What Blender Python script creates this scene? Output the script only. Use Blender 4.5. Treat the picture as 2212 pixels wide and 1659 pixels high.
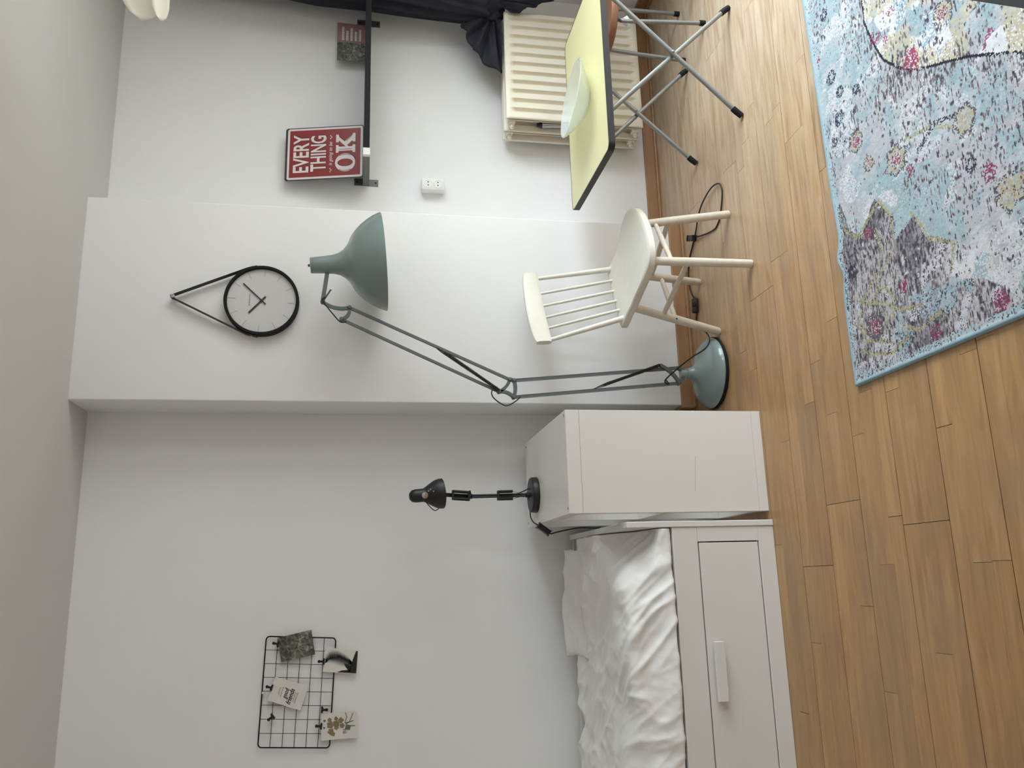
import bpy, bmesh, math, random
import numpy as np
from mathutils import Vector, Matrix, noise

random.seed(7)
rng = np.random.RandomState(11)
scene = bpy.context.scene
for o in list(bpy.data.objects):
    bpy.data.objects.remove(o, do_unlink=True)
COL = scene.collection
PI = math.pi

# ------------------------------------------------------------------ camera
# the phone was held sideways: the camera is rolled a quarter turn
YAW, PITCH, ROLL, FPX = 0.23732, 0.17764, -0.01402, 1780.0
f_ = Vector((math.sin(YAW)*math.cos(PITCH), math.cos(YAW)*math.cos(PITCH), -math.sin(PITCH)))
r0 = Vector((math.cos(YAW), -math.sin(YAW), 0)); d0 = f_.cross(r0)
r_ = math.cos(ROLL)*r0 + math.sin(ROLL)*d0
d_ = -math.sin(ROLL)*r0 + math.cos(ROLL)*d0
cam = bpy.data.cameras.new('camera'); camo = bpy.data.objects.new('camera', cam); COL.objects.link(camo)
cam.sensor_fit = 'HORIZONTAL'; cam.sensor_width = 36.0; cam.lens = 36.0*FPX/2212.0
cam.clip_start = 0.02
b_ = -f_
camo.matrix_world = Matrix(((d_.x, r_.x, b_.x, 0), (d_.y, r_.y, b_.y, 0), (d_.z, r_.z, b_.z, 1.5), (0, 0, 0, 1)))
scene.camera = camo

# ------------------------------------------------------------------ light
world = bpy.data.worlds.new('overcast_sky'); scene.world = world; world.use_nodes = True
wn = world.node_tree.nodes; bgn = wn['Background']
wtc = wn.new('ShaderNodeTexCoord'); wsp = wn.new('ShaderNodeSeparateXYZ'); wrp = wn.new('ShaderNodeValToRGB')
world.node_tree.links.new(wtc.outputs['Generated'], wsp.inputs[0]); wmr = wn.new('ShaderNodeMapRange'); wmr.inputs['From Min'].default_value = -1.0
world.node_tree.links.new(wsp.outputs['Z'], wmr.inputs['Value']); world.node_tree.links.new(wmr.outputs['Result'], wrp.inputs['Fac'])
wrp.color_ramp.elements[0].position = 0.56; wrp.color_ramp.elements[0].color = (0.29, 0.29, 0.285, 1)      # street and facades opposite
wrp.color_ramp.elements[1].position = 0.68; wrp.color_ramp.elements[1].color = (0.835, 0.925, 1.0, 1)       # overcast sky
world.node_tree.links.new(wrp.outputs['Color'], bgn.inputs['Color'])
bgn.inputs['Strength'].default_value = 19.0
scene.view_settings.view_transform = 'Standard'; scene.view_settings.look = 'None'
scene.view_settings.gamma = 1.0; scene.view_settings.use_curve_mapping = False
scene.view_settings.exposure = 0.0
scene.cycles.max_bounces = 9; scene.cycles.diffuse_bounces = 5; scene.cycles.glossy_bounces = 2; scene.cycles.transmission_bounces = 2; scene.cycles.transparent_max_bounces = 8
scene.cycles.adaptive_threshold = 0.03
# window openings in the right wall: (y0, y1, z0, z1)
WINS = [(1.02, 2.72, 0.10, 2.15), (-0.90, 0.30, 0.10, 2.15)]  # second, camera-side opening is added for fill light
XR, YB, ZC = 3.04, 3.75, 2.672
for (y0, y1, z0, z1) in WINS:
    ld = bpy.data.lights.new('sky_portal', 'AREA'); ld.shape = 'RECTANGLE'
    ld.size = z1-z0; ld.size_y = y1-y0
    lo = bpy.data.objects.new('sky_portal', ld); COL.objects.link(lo)
    lo.location = (XR+0.21, (y0+y1)/2, (z0+z1)/2); lo.rotation_euler = (0, PI/2, 0)
    ld.cycles.is_portal = True

# ------------------------------------------------------------------ materials
def lin(c):
    return tuple(((v/255)/12.92 if v/255 <= 0.04045 else ((v/255+0.055)/1.055)**2.4) for v in c)
MATS = {}
def mat(name, rgb, rough=0.6, metal=0.0, spec=0.5, var=0.0, scale=8.0, bump=0.0, bscale=60.0, stretch=(1, 1, 1), coat=0.0):
    m = bpy.data.materials.new(name); m.use_nodes = True
    nt = m.node_tree; N = nt.nodes; L = nt.links; p = N['Principled BSDF']
    c = lin(rgb)
    p.inputs['Base Color'].default_value = (*c, 1); p.inputs['Roughness'].default_value = rough
    p.inputs['Metallic'].default_value = metal; p.inputs['Specular IOR Level'].default_value = spec
    p.inputs['Coat Weight'].default_value = coat
    tc = N.new('ShaderNodeTexCoord'); mp = N.new('ShaderNodeMapping'); L.new(tc.outputs['Object'], mp.inputs['Vector'])
    mp.inputs['Scale'].default_value = stretch
    if var > 0:
        nz = N.new('ShaderNodeTexNoise'); nz.inputs['Scale'].default_value = scale; nz.inputs['Detail'].default_value = 5
        L.new(mp.outputs['Vector'], nz.inputs['Vector'])
        cr = N.new('ShaderNodeValToRGB'); cr.color_ramp.elements[0].position = 0.3; cr.color_ramp.elements[1].position = 0.7
        cr.color_ramp.elements[0].color = (*[v*(1-var) for v in c], 1); cr.color_ramp.elements[1].color = (*[min(1, v*(1+var*0.6)) for v in c], 1)
        L.new(nz.outputs['Fac'], cr.inputs['Fac']); L.new(cr.outputs['Color'], p.inputs['Base Color'])
    if bump > 0:
        nb = N.new('ShaderNodeTexNoise'); nb.inputs['Scale'].default_value = bscale; nb.inputs['Detail'].default_value = 4
        L.new(mp.outputs['Vector'], nb.inputs['Vector'])
        bp = N.new('ShaderNodeBump'); bp.inputs['Strength'].default_value = bump; bp.inputs['Distance'].default_value = 0.004
        L.new(nb.outputs['Fac'], bp.inputs['Height']); L.new(bp.outputs['Normal'], p.inputs['Normal'])
    MATS[name] = m
    return m

WALL = mat('white_plaster', (239, 239, 239), 0.9, spec=0.04, var=0.02, scale=2.5, bump=0.12, bscale=45)
CEIL = mat('white_ceiling', (206, 204, 200), 0.85, spec=0.2, var=0.02, scale=2.0, bump=0.1, bscale=60)
BASEB = mat('baseboard_wood', (160, 120, 84), 0.45, var=0.12, scale=6, stretch=(0.6, 8, 8))
WHITE = mat('white_lacquer', (222, 219, 214), 0.45, var=0.01, scale=3)
SHELFW = mat('white_foil', (226, 222, 216), 0.32, var=0.015, scale=3, bump=0.03, bscale=200)
CHAIRW = mat('white_painted_wood', (226, 222, 208), 0.38, var=0.03, scale=30, bump=0.08, bscale=120)
LEGW = mat('whitewashed_wood', (214, 204, 188), 0.5, var=0.08, scale=40, bump=0.12, bscale=150)
LINEN = mat('white_linen', (242, 241, 239), 0.9, spec=0.15, var=0.02, scale=9, bump=0.15, bscale=300)
LAMPG = mat('sage_grey_enamel', (128, 144, 142), 0.26, spec=0.5, coat=0.3)
LAMPM = mat('dark_sage_metal', (96, 102, 102), 0.42, metal=0.25)
RUBBER = mat('black_rubber', (22, 22, 23), 0.75, spec=0.3)
SPRING = mat('dark_spring_steel', (66, 62, 60), 0.35, metal=0.7)
BLACK = mat('black_satin', (24, 24, 25), 0.45)
BLACKM = mat('black_powder_coat', (24, 24, 25), 0.7, spec=0.25)
CORD = mat('black_cord', (18, 18, 18), 0.6)
CHROME = mat('brushed_steel', (188, 188, 188), 0.28, metal=1.0)
TUBE = mat('galvanised_tube', (138, 140, 138), 0.45, metal=0.5, var=0.08, scale=30)
ZINC = mat('grey_steel_bracket', (112, 112, 112), 0.5, metal=0.5, var=0.08, scale=20)
YELLOW = mat('pale_yellow_laminate', (235, 228, 174), 0.35, var=0.015, scale=4)
RADI = mat('cream_radiator_paint', (233, 226, 208), 0.4, var=0.02, scale=5)
NAVY = mat('charcoal_navy_cotton', (56, 57, 66), 0.95, spec=0.1, var=0.15, scale=18, bump=0.2, bscale=400)
BROWN = mat('brown_beech_seat', (134, 92, 66), 0.4, var=0.1, scale=5, stretch=(1, 6, 6))
CLOCKF = mat('clock_dial_white', (204, 204, 202), 0.5)
STRAP = mat('black_leather', (20, 20, 20), 0.55, bump=0.1, bscale=200)
TICK = mat('grey_print', (150, 150, 150), 0.6)
HAND = mat('dark_hand', (40, 40, 40), 0.5)
OUTLET = mat('white_plastic', (232, 232, 230), 0.35)
HOLE = mat('dark_hole', (20, 20, 20), 0.8)
SIGNR = mat('red_enamel', (140, 46, 48), 0.4, var=0.04, scale=8)
SIGNW = mat('worn_white_enamel', (226, 218, 214), 0.45, var=0.03, scale=40)
SIGNE = mat('dark_worn_edge', (58, 58, 60), 0.5, var=0.2, scale=40)
SIGNK = mat('sign_dark_shadow', (88, 26, 30), 0.5)
PAPER = mat('white_card', (224, 220, 214), 0.7)
INK = mat('black_ink', (30, 30, 30), 0.7)
INKG = mat('grey_ink', (135, 132, 128), 0.7)
GOLDI = mat('gold_brown_ink', (140, 124, 92), 0.7, var=0.25, scale=90)
GREENI = mat('grey_green_ink', (104, 108, 92), 0.7, var=0.2, scale=90)
LIME = mat('cream_paper_petal', (236, 232, 220), 0.8, spec=0.1)
GAP = mat('shadow_gap_black', (15, 14, 13), 0.9)

def leaf_print(name, base, dark, light, scale):
    m = bpy.data.materials.new(name); m.use_nodes = True
    nt = m.node_tree; N = nt.nodes; L = nt.links; p = N['Principled BSDF']; p.inputs['Roughness'].default_value = 0.5
    tc = N.new('ShaderNodeTexCoord')
    nz = N.new('ShaderNodeTexNoise'); nz.inputs['Scale'].default_value = scale*0.6; nz.inputs['Detail'].default_value = 3; nz.inputs['Distortion'].default_value = 1.5
    v = N.new('ShaderNodeTexVoronoi'); v.feature = 'DISTANCE_TO_EDGE'; v.inputs['Scale'].default_value = scale
    L.new(tc.outputs['Object'], nz.inputs['Vector'])
    mx0 = N.new('ShaderNodeMix'); mx0.data_type = 'RGBA'; mx0.inputs['Factor'].default_value = 0.03
    L.new(tc.outputs['Object'], mx0.inputs['A']); L.new(nz.outputs['Color'], mx0.inputs['B']); L.new(mx0.outputs['Result'], v.inputs['Vector'])
    r1 = N.new('ShaderNodeValToRGB'); e = r1.color_ramp.elements
    e[0].position = 0.0; e[0].color = (*lin(light), 1); e[1].position = 0.10; e[1].color = (*lin(base), 1)
    L.new(v.outputs['Distance'], r1.inputs['Fac'])
    r2 = N.new('ShaderNodeValToRGB'); e = r2.color_ramp.elements
    e[0].position = 0.42; e[0].color = (*lin(dark), 1); e[1].position = 0.62; e[1].color = (1, 1, 1, 1)
    L.new(nz.outputs['Fac'], r2.inputs['Fac'])
    mx = N.new('ShaderNodeMix'); mx.data_type = 'RGBA'; mx.blend_type = 'MULTIPLY'; mx.inputs['Factor'].default_value = 0.8
    L.new(r1.outputs['Color'], mx.inputs['A']); L.new(r2.outputs['Color'], mx.inputs['B']); L.new(mx.outputs['Result'], p.inputs['Base Color'])
    return m
LEAFP = leaf_print('green_leaf_print', (108, 110, 98), (116, 116, 106), (170, 170, 158), 38)
PINKP = mat('dusty_pink_print', (158, 122, 124), 0.6, var=0.1, scale=40)

def plank_material():
    m = bpy.data.materials.new('oak_floor'); m.use_nodes = True
    nt = m.node_tree; N = nt.nodes; L = nt.links; p = N['Principled BSDF']
    geo = N.new('ShaderNodeNewGeometry'); oi = N.new('ShaderNodeObjectInfo')
    mp = N.new('ShaderNodeMapping'); mp.inputs['Scale'].default_value = (1.3, 13, 1)
    cmb = N.new('ShaderNodeCombineXYZ'); mul = N.new('ShaderNodeMath'); mul.operation = 'MULTIPLY'; mul.inputs[1].default_value = 37.0
    L.new(oi.outputs['Random'], mul.inputs[0]); L.new(mul.outputs[0], cmb.inputs['X']); L.new(mul.outputs[0], cmb.inputs['Y'])
    L.new(cmb.outputs['Vector'], mp.inputs['Location'])
    L.new(geo.outputs['Position'], mp.inputs['Vector'])
    nz = N.new('ShaderNodeTexNoise'); nz.inputs['Scale'].default_value = 2.4; nz.inputs['Detail'].default_value = 9; nz.inputs['Roughness'].default_value = 0.66; nz.inputs['Distortion'].default_value = 1.1
    L.new(mp.outputs['Vector'], nz.inputs['Vector'])
    r1 = N.new('ShaderNodeValToRGB'); e = r1.color_ramp.elements
    e[0].position = 0.28; e[0].color = (*lin((146, 106, 62)), 1); e[1].position = 0.72; e[1].color = (*lin((186, 147, 97)), 1)
    L.new(nz.outputs['Fac'], r1.inputs['Fac'])
    r2 = N.new('ShaderNodeValToRGB'); e = r2.color_ramp.elements
    e[0].position = 0.0; e[0].color = (0.86, 0.83, 0.79, 1); e[1].position = 1.0; e[1].color = (1.10, 1.08, 1.05, 1)
    L.new(oi.outputs['Random'], r2.inputs['Fac'])
    mx = N.new('ShaderNodeMix'); mx.data_type = 'RGBA'; mx.blend_type = 'MULTIPLY'; mx.inputs['Factor'].default_value = 1
    L.new(r1.outputs['Color'], mx.inputs['A']); L.new(r2.outputs['Color'], mx.inputs['B'])
    # scuffed grey wear in the walked-on middle of the room
    nw = N.new('ShaderNodeTexNoise'); nw.inputs['Scale'].default_value = 1.7; nw.inputs['Detail'].default_value = 6; nw.inputs['Roughness'].default_value = 0.7
    L.new(geo.outputs['Position'], nw.inputs['Vector'])
    rw = N.new('ShaderNodeValToRGB'); e = rw.color_ramp.elements
    e[0].position = 0.45; e[0].color = (0, 0, 0, 1); e[1].position = 0.75; e[1].color = (0.55, 0.55, 0.55, 1)
    L.new(nw.outputs['Fac'], rw.inputs['Fac'])
    m2 = N.new('ShaderNodeMix'); m2.data_type = 'RGBA'
    L.new(rw.outputs['Color'], m2.inputs['Factor']); L.new(mx.outputs['Result'], m2.inputs['A']); m2.inputs['B'].default_value = (*lin((140, 118, 92)), 1)
    # brightness by the windows painted into the boards, which are also scuffed pale
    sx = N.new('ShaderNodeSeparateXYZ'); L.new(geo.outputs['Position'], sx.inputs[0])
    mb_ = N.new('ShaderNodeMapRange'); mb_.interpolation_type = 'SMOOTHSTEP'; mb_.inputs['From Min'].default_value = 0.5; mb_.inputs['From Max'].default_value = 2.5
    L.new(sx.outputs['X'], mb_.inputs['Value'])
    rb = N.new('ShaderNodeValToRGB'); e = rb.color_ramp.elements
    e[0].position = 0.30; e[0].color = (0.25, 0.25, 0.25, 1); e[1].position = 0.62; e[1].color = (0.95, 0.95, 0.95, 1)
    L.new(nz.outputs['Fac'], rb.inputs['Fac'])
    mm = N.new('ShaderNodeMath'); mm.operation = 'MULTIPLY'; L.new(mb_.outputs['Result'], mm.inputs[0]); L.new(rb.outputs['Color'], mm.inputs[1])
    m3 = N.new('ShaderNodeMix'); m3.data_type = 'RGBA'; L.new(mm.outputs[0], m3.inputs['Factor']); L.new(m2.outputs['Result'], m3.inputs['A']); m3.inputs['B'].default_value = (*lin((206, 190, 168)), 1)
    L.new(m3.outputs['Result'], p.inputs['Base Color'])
    rr = N.new('ShaderNodeMapRange'); rr.inputs['To Min'].default_value = 0.34; rr.inputs['To Max'].default_value = 0.5
    p.inputs['Specular IOR Level'].default_value = 0.7; p.inputs['Coat Weight'].default_value = 0.4; p.inputs['Coat Roughness'].default_value = 0.38
    L.new(nz.outputs['Fac'], rr.inputs['Value']); L.new(rr.outputs['Result'], p.inputs['Roughness'])
    bp = N.new('ShaderNodeBump'); bp.inputs['Strength'].default_value = 0.12; bp.inputs['Distance'].default_value = 0.002
    L.new(nz.outputs['Fac'], bp.inputs['Height']); L.new(bp.outputs['Normal'], p.inputs['Normal'])
    return m
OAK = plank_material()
SUBF = mat('dark_floor_joint', (60, 42, 28), 0.8)

def glass_material(name, tint, alpha, rough):
    m = bpy.data.materials.new(name); m.use_nodes = True
    nt = m.node_tree; N = nt.nodes; L = nt.links
    for n in list(N):
        if n.type != 'OUTPUT_MATERIAL': N.remove(n)
    out = [n for n in N if n.type == 'OUTPUT_MATERIAL'][0]
    tr = N.new('ShaderNodeBsdfTransparent'); tr.inputs['Color'].default_value = (*tint, 1)
    gl = N.new('ShaderNodeBsdfGlossy'); gl.inputs['Roughness'].default_value = rough
    df = N.new('ShaderNodeBsdfDiffuse'); df.inputs['Color'].default_value = (*tint, 1)
    fr = N.new('ShaderNodeFresnel'); ge = N.new('ShaderNodeNewGeometry'); io = N.new('ShaderNodeMapRange')   # thin glass: same Fresnel from both sides
    io.inputs['To Min'].default_value = 1.5; io.inputs['To Max'].default_value = 1/1.5
    L.new(ge.outputs['Backfacing'], io.inputs['Value']); L.new(io.outputs['Result'], fr.inputs['IOR'])
    m1 = N.new('ShaderNodeMixShader'); m1.inputs['Fac'].default_value = alpha
    L.new(tr.outputs[0], m1.inputs[1]); L.new(df.outputs[0], m1.inputs[2])
    m2 = N.new('ShaderNodeMixShader'); L.new(fr.outputs[0], m2.inputs['Fac']); L.new(m1.outputs[0], m2.inputs[1]); L.new(gl.outputs[0], m2.inputs[2])
    L.new(m2.outputs[0], out.inputs['Surface'])
    return m
PANE = glass_material('window_glass', (0.98, 0.99, 0.99), 0.0, 0.0)
BOWLG = glass_material('pale_green_glass', (0.93, 0.955, 0.935), 0.30, 0.10)

# ------------------------------------------------------------------ mesh helpers
class MB:
    def __init__(s): s.bm = bmesh.new()
    def box(s, a, b, bevel=0.0, seg=2):
        vs = bmesh.ops.create_cube(s.bm, size=1.0)['verts']
        c = [(a[i]+b[i])/2 for i in range(3)]; d = [abs(b[i]-a[i]) for i in range(3)]
        for v in vs: v.co = Vector((c[0]+v.co.x*d[0], c[1]+v.co.y*d[1], c[2]+v.co.z*d[2]))
        if bevel > 0:
            es = list({e for v in vs for e in v.link_edges})
            bmesh.ops.bevel(s.bm, geom=es, offset=bevel, segments=seg, affect='EDGES', profile=0.5)
        return s
    def obox(s, c, ax, half, bevel=0.0):
        """oriented box: centre, three axes, half sizes"""
        vs = bmesh.ops.create_cube(s.bm, size=2.0)['verts']
        ax = [Vector(a).normalized() for a in ax]
        for v in vs:
            k = v.co.copy(); v.co = Vector(c) + ax[0]*k.x*half[0] + ax[1]*k.y*half[1] + ax[2]*k.z*half[2]
        if bevel > 0:
            es = list({e for v in vs for e in v.link_edges})
            bmesh.ops.bevel(s.bm, geom=es, offset=bevel, segments=2, affect='EDGES', profile=0.5)
        return s
    def tube(s, pts, r, n=10, cap=True, closed=False, flat=1.0):
        pts = [Vector(p) for p in pts]; m = len(pts)
        rs = r if isinstance(r, (list, tuple)) else [r]*m
        rings = []; up = None
        for i, p in enumerate(pts):
            if closed: t = (pts[(i+1) % m]-pts[i-1])
            else: t = pts[min(i+1, m-1)]-pts[max(i-1, 0)]
            t.normalize()
            if up is None:
                up = Vector((0, 0, 1)) if abs(t.z) < 0.9 else Vector((0, 1, 0))
            u = (up - t*up.dot(t))
            if u.length < 1e-5: u = t.orthogonal()
            u.normalize(); w = t.cross(u); up = u
            rings.append([s.bm.verts.new(p + (u*math.cos(2*PI*k/n) + w*math.sin(2*PI*k/n)*flat)*rs[i]) for k in range(n)])
        for i in range(m if closed else m-1):
            a, b = rings[i], rings[(i+1) % m]
            for k in range(n): s.bm.faces.new((a[k], a[(k+1) % n], b[(k+1) % n], b[k]))
        if cap and not closed:
            s.bm.faces.new(rings[0][::-1]); s.bm.faces.new(rings[-1])
        return s
    def lathe(s, prof, org=(0, 0, 0), axis=(0, 0, 1), n=40, close=False):
        """profile of (radius, height) around an axis"""
        ax = Vector(axis).normalized(); u = ax.orthogonal().normalized(); w = ax.cross(u); o = Vector(org); rings = []
        for (r, h) in prof:
            if r < 1e-6: rings.append([s.bm.verts.new(o+ax*h)])
            else: rings.append([s.bm.verts.new(o+ax*h+(u*math.cos(2*PI*k/n)+w*math.sin(2*PI*k/n))*r) for k in range(n)])
        prs = list(zip(rings, rings[1:]))
        if close: prs.append((rings[-1], rings[0]))
        for a, b in prs:
            for k in range(n):
                if len(a) == 1 and len(b) == 1: continue
                if len(a) == 1: s.bm.faces.new((a[0], b[(k+1) % n], b[k]))
                elif len(b) == 1: s.bm.faces.new((a[k], a[(k+1) % n], b[0]))
                else: s.bm.faces.new((a[k], a[(k+1) % n], b[(k+1) % n], b[k]))
        return s
    def prism(s, poly, o, u, v, depth):
        """flat polygon in the plane (o; u, v), extruded by the vector depth"""
        o, u, v, dp = Vector(o), Vector(u), Vector(v), Vector(depth)
        a = [s.bm.verts.new(o+u*x+v*y) for x, y in poly]; b = [s.bm.verts.new(q.co+dp) for q in a]
        n = len(a); f1 = s.bm.faces.new(a); f2 = s.bm.faces.new(b[::-1]); f1.normal_update(); f2.normal_update()
        for k in range(n): s.bm.faces.new((a[k], b[k], b[(k+1) % n], a[(k+1) % n]))
        return s
    def ringprism(s, outer, inner, o, u, v, depth):
        o, u, v, dp = Vector(o), Vector(u), Vector(v), Vector(depth); n = len(outer)
        A = [s.bm.verts.new(o+u*x+v*y) for x, y in outer]; B = [s.bm.verts.new(o+u*x+v*y) for x, y in inner]
        A2 = [s.bm.verts.new(q.co+dp) for q in A]; B2 = [s.bm.verts.new(q.co+dp) for q in B]
        for k in range(n):
            j = (k+1) % n
            s.bm.faces.new((A[k], A[j], B[j], B[k])); s.bm.faces.new((A2[k], B2[k], B2[j], A2[j]))
            s.bm.faces.new((A[k], A2[k], A2[j], A[j])); s.bm.faces.new((B[k], B[j], B2[j], B2[k]))
        return s
    def grid(s, P, close_u=False):
        """P[i][j] points -> quads"""
        V = [[s.bm.verts.new(p) for p in row] for row in P]
        m = len(V); n = len(V[0])
        for i in range(m if close_u else m-1):
            for j in range(n-1):
                s.bm.faces.new((V[i][j], V[(i+1) % m][j], V[(i+1) % m][j+1], V[i][j+1]))
        return s
    def build(s, name, m, parent=None, smooth=False, label=None, org=None, thick=0.0, sub=0, angle=40):
        if parent is not None:
            q = parent; o = Vector((0, 0, 0))
            while q is not None: o += Vector(q.location); q = q.parent
        else: o = Vector(org) if org is not None else Vector((0, 0, 0))
        bmesh.ops.recalc_face_normals(s.bm, faces=s.bm.faces)
        for v in s.bm.verts: v.co -= o
        me = bpy.data.meshes.new(name); s.bm.to_mesh(me); s.bm.free()
        me.materials.append(m)
        if smooth:
            me.polygons.foreach_set('use_smooth', [True]*len(me.polygons))
            try: me.set_sharp_from_angle(angle=math.radians(angle))
            except Exception: pass
        ob = bpy.data.objects.new(name, me); COL.objects.link(ob)
        if parent is not None: ob.parent = parent
        else: ob.location = o
        if thick:
            md = ob.modifiers.new('thickness', 'SOLIDIFY'); md.thickness = thick; md.offset = 0
        if sub:
            md = ob.modifiers.new('smooth', 'SUBSURF'); md.levels = sub; md.render_levels = sub
        if label: ob['label'] = label
        return ob
def tag(o, label, cat, group=None):
    o['label'] = label; o['category'] = cat
    if group: o['group'] = group
    return o
def thing(name, loc, label, cat, group=None):
    o = bpy.data.objects.new(name, None); o.empty_display_size = 0.1; COL.objects.link(o); o.location = loc
    return tag(o, label, cat, group)
def struct(o):
    o['kind'] = 'structure'; return o
def spline(pts, per=8):
    pts = [Vector(p) for p in pts]; out = []
    for i in range(len(pts)-1):
        p0 = pts[max(i-1, 0)]; p1 = pts[i]; p2 = pts[i+1]; p3 = pts[min(i+2, len(pts)-1)]
        for k in range(per):
            t = k/per
            out.append(0.5*((2*p1)+(p2-p0)*t+(2*p0-5*p1+4*p2-p3)*t*t+(3*p1-p0-3*p2+p3)*t*t*t))
    out.append(pts[-1]); return out
def arc2(a, b, bulge, n=10):
    """planar arc (2-tuples) from a to b bulging to the left by bulge"""
    a = Vector((a[0], a[1])); b = Vector((b[0], b[1])); d = b-a; nrm = Vector((-d.y, d.x)).normalized()
    return [a + d*t + nrm*bulge*4*t*(1-t) for t in [k/n for k in range(n+1)]]
def text_mb(body, o, u, v, nrm, width, height, shear=0.0, bold=0.0):
    """lettering as flat mesh fitted to a width x height box with lower-left corner o"""
    cu = bpy.data.curves.new('t', 'FONT'); cu.body = body; cu.size = 1.0; cu.shear = shear; cu.offset = bold; cu.resolution_u = 3
    ob = bpy.data.objects.new('t', cu); COL.objects.link(ob)
    dg = bpy.context.evaluated_depsgraph_get(); me = bpy.data.meshes.new_from_object(ob.evaluated_get(dg))
    bpy.data.objects.remove(ob, do_unlink=True); bpy.data.curves.remove(cu)
    co = np.array([w.co[:] for w in me.vertices]); lo = co.min(0); hi = co.max(0)
    mb = MB(); o, u, v, nrm = Vector(o), Vector(u), Vector(v), Vector(nrm)
    vs = [mb.bm.verts.new(o + u*((c[0]-lo[0])/(hi[0]-lo[0])*width) + v*((c[1]-lo[1])/(hi[1]-lo[1])*height) + nrm*0.0006) for c in co]
    for p in me.polygons:
        try: mb.bm.faces.new([vs[i] for i in p.vertices])
        except ValueError: pass
    bpy.data.meshes.remove(me)
    return mb

# ------------------------------------------------------------------ room shell
XL, YF = -2.6, -1.7
CX0, CX1, CY = 0.757, 1.645, 3.50        # chimney breast
mb = MB(); mb.box((XL, YB, -0.1), (XR+0.2, YB+0.2, ZC+0.1)); w = struct(mb.build('wall_back', WALL)); w['label'] = 'white plaster back wall'
mb = MB(); mb.box((CX0, CY, -0.004), (CX1, YB+0.01, ZC+0.01), bevel=0.006, seg=3); struct(mb.build('wall_chimney_breast', WALL, smooth=True))
mb = MB(); mb.box((XL-0.2, YF, -0.1), (XL, YB+0.2, ZC+0.1)); struct(mb.build('wall_left', WALL))
mb = MB(); mb.box((XL-0.2, YF-0.2, -0.1), (XR+0.2, YF, ZC+0.1)); struct(mb.build('wall_front', WALL))
mb = MB(); mb.box((XL-0.2, YF-0.2, ZC), (XR+0.2, YB+0.2, ZC+0.2)); struct(mb.build('ceiling', CEIL))
mb = MB(); ys = sorted([YF, YB] + [q for w_ in WINS for q in w_[:2]])
for k in range(len(ys)-1):
    hole = [w_ for w_ in WINS if abs(w_[0]-ys[k]) < 1e-6]
    if hole:
        h = hole[0]; mb.box((XR, ys[k], -0.1), (XR+0.2, ys[k+1], h[2])); mb.box((XR, ys[k], h[3]), (XR+0.2, ys[k+1], ZC+0.1))
    else: mb.box((XR, ys[k], -0.1), (XR+0.2, ys[k+1], ZC+0.1))
struct(mb.build('wall_right', WALL))
for i, (y0, y1, z0, z1) in enumerate(WINS):
    fr = MB(); t = 0.06; xa, xb = XR+0.09, XR+0.15
    fr.box((xa, y0, z0), (xb, y1, z0+t)); fr.box((xa, y0, z1-t), (xb, y1, z1)); fr.box((xa, y0, z0+t), (xb, y0+t, z1-t)); fr.box((xa, y1-t, z0+t), (xb, y1, z1-t))
    ym = (y0+y1)/2; fr.box((xa, ym-0.03, z0+t), (xb, ym+0.03, z1-t))
    wo = struct(fr.build('window_%d' % (i+1), WHITE)); wo['label'] = 'unseen white framed window in the right wall'  # the camera-side window is an added fill source
    for a, b in ((y0+t, ym-0.03), (ym+0.03, y1-t)):
        pb = MB(); pb.box((XR+0.118, a, z0+t), (XR+0.122, b, z1-t)); pb.build('pane', PANE, parent=wo)
    sb = MB(); sb.box((XR-0.04, y0-0.04, z0-0.03), (XR+0.09, y1+0.04, z0), bevel=0.004); sb.build('window_sill', WHITE, parent=wo)
def baseboard(name, a, b):
    m_ = MB(); m_.box(a, b, bevel=0.003); o = struct(m_.build(name, BASEB))
    q = 0.013; a2, b2 = list(a), list(b); b2[2] = 0.014          # narrow shoe strip along its foot
    if name in ('baseboard_chimney_left', 'baseboard_left'): return o
    if b[0]-a[0] > b[1]-a[1]: b2[1] = a[1]-0.0008; a2[1] = a[1]-q
    elif 'chimney_right' in name: a2[0] = b[0]+0.0008; b2[0] = b[0]+q
    else: b2[0] = a[0]-0.0008; a2[0] = a[0]-q
    m_ = MB(); m_.box(a2, b2, bevel=0.004); m_.build('shoe_strip', BASEB, o)
    return o
T, HB = 0.014, 0.068
baseboard('baseboard_back_left', (XL+T, YB-T, 0), (CX0-T, YB, HB))
baseboard('baseboard_back_right', (CX1+T, YB-T, 0), (XR-T, YB, HB))
baseboard('baseboard_chimney_front', (CX0-T, CY-T, 0), (CX1+T, CY, HB))
baseboard('baseboard_chimney_left', (CX0-T, CY, 0), (CX0, YB, HB))
baseboard('baseboard_chimney_right', (CX1, CY, 0), (CX1+T, YB, HB))
baseboard('baseboard_right', (XR-T, YF, 0), (XR, YB, HB))
baseboard('baseboard_left', (XL, YF, 0), (XL+T, YB, HB))

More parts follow.
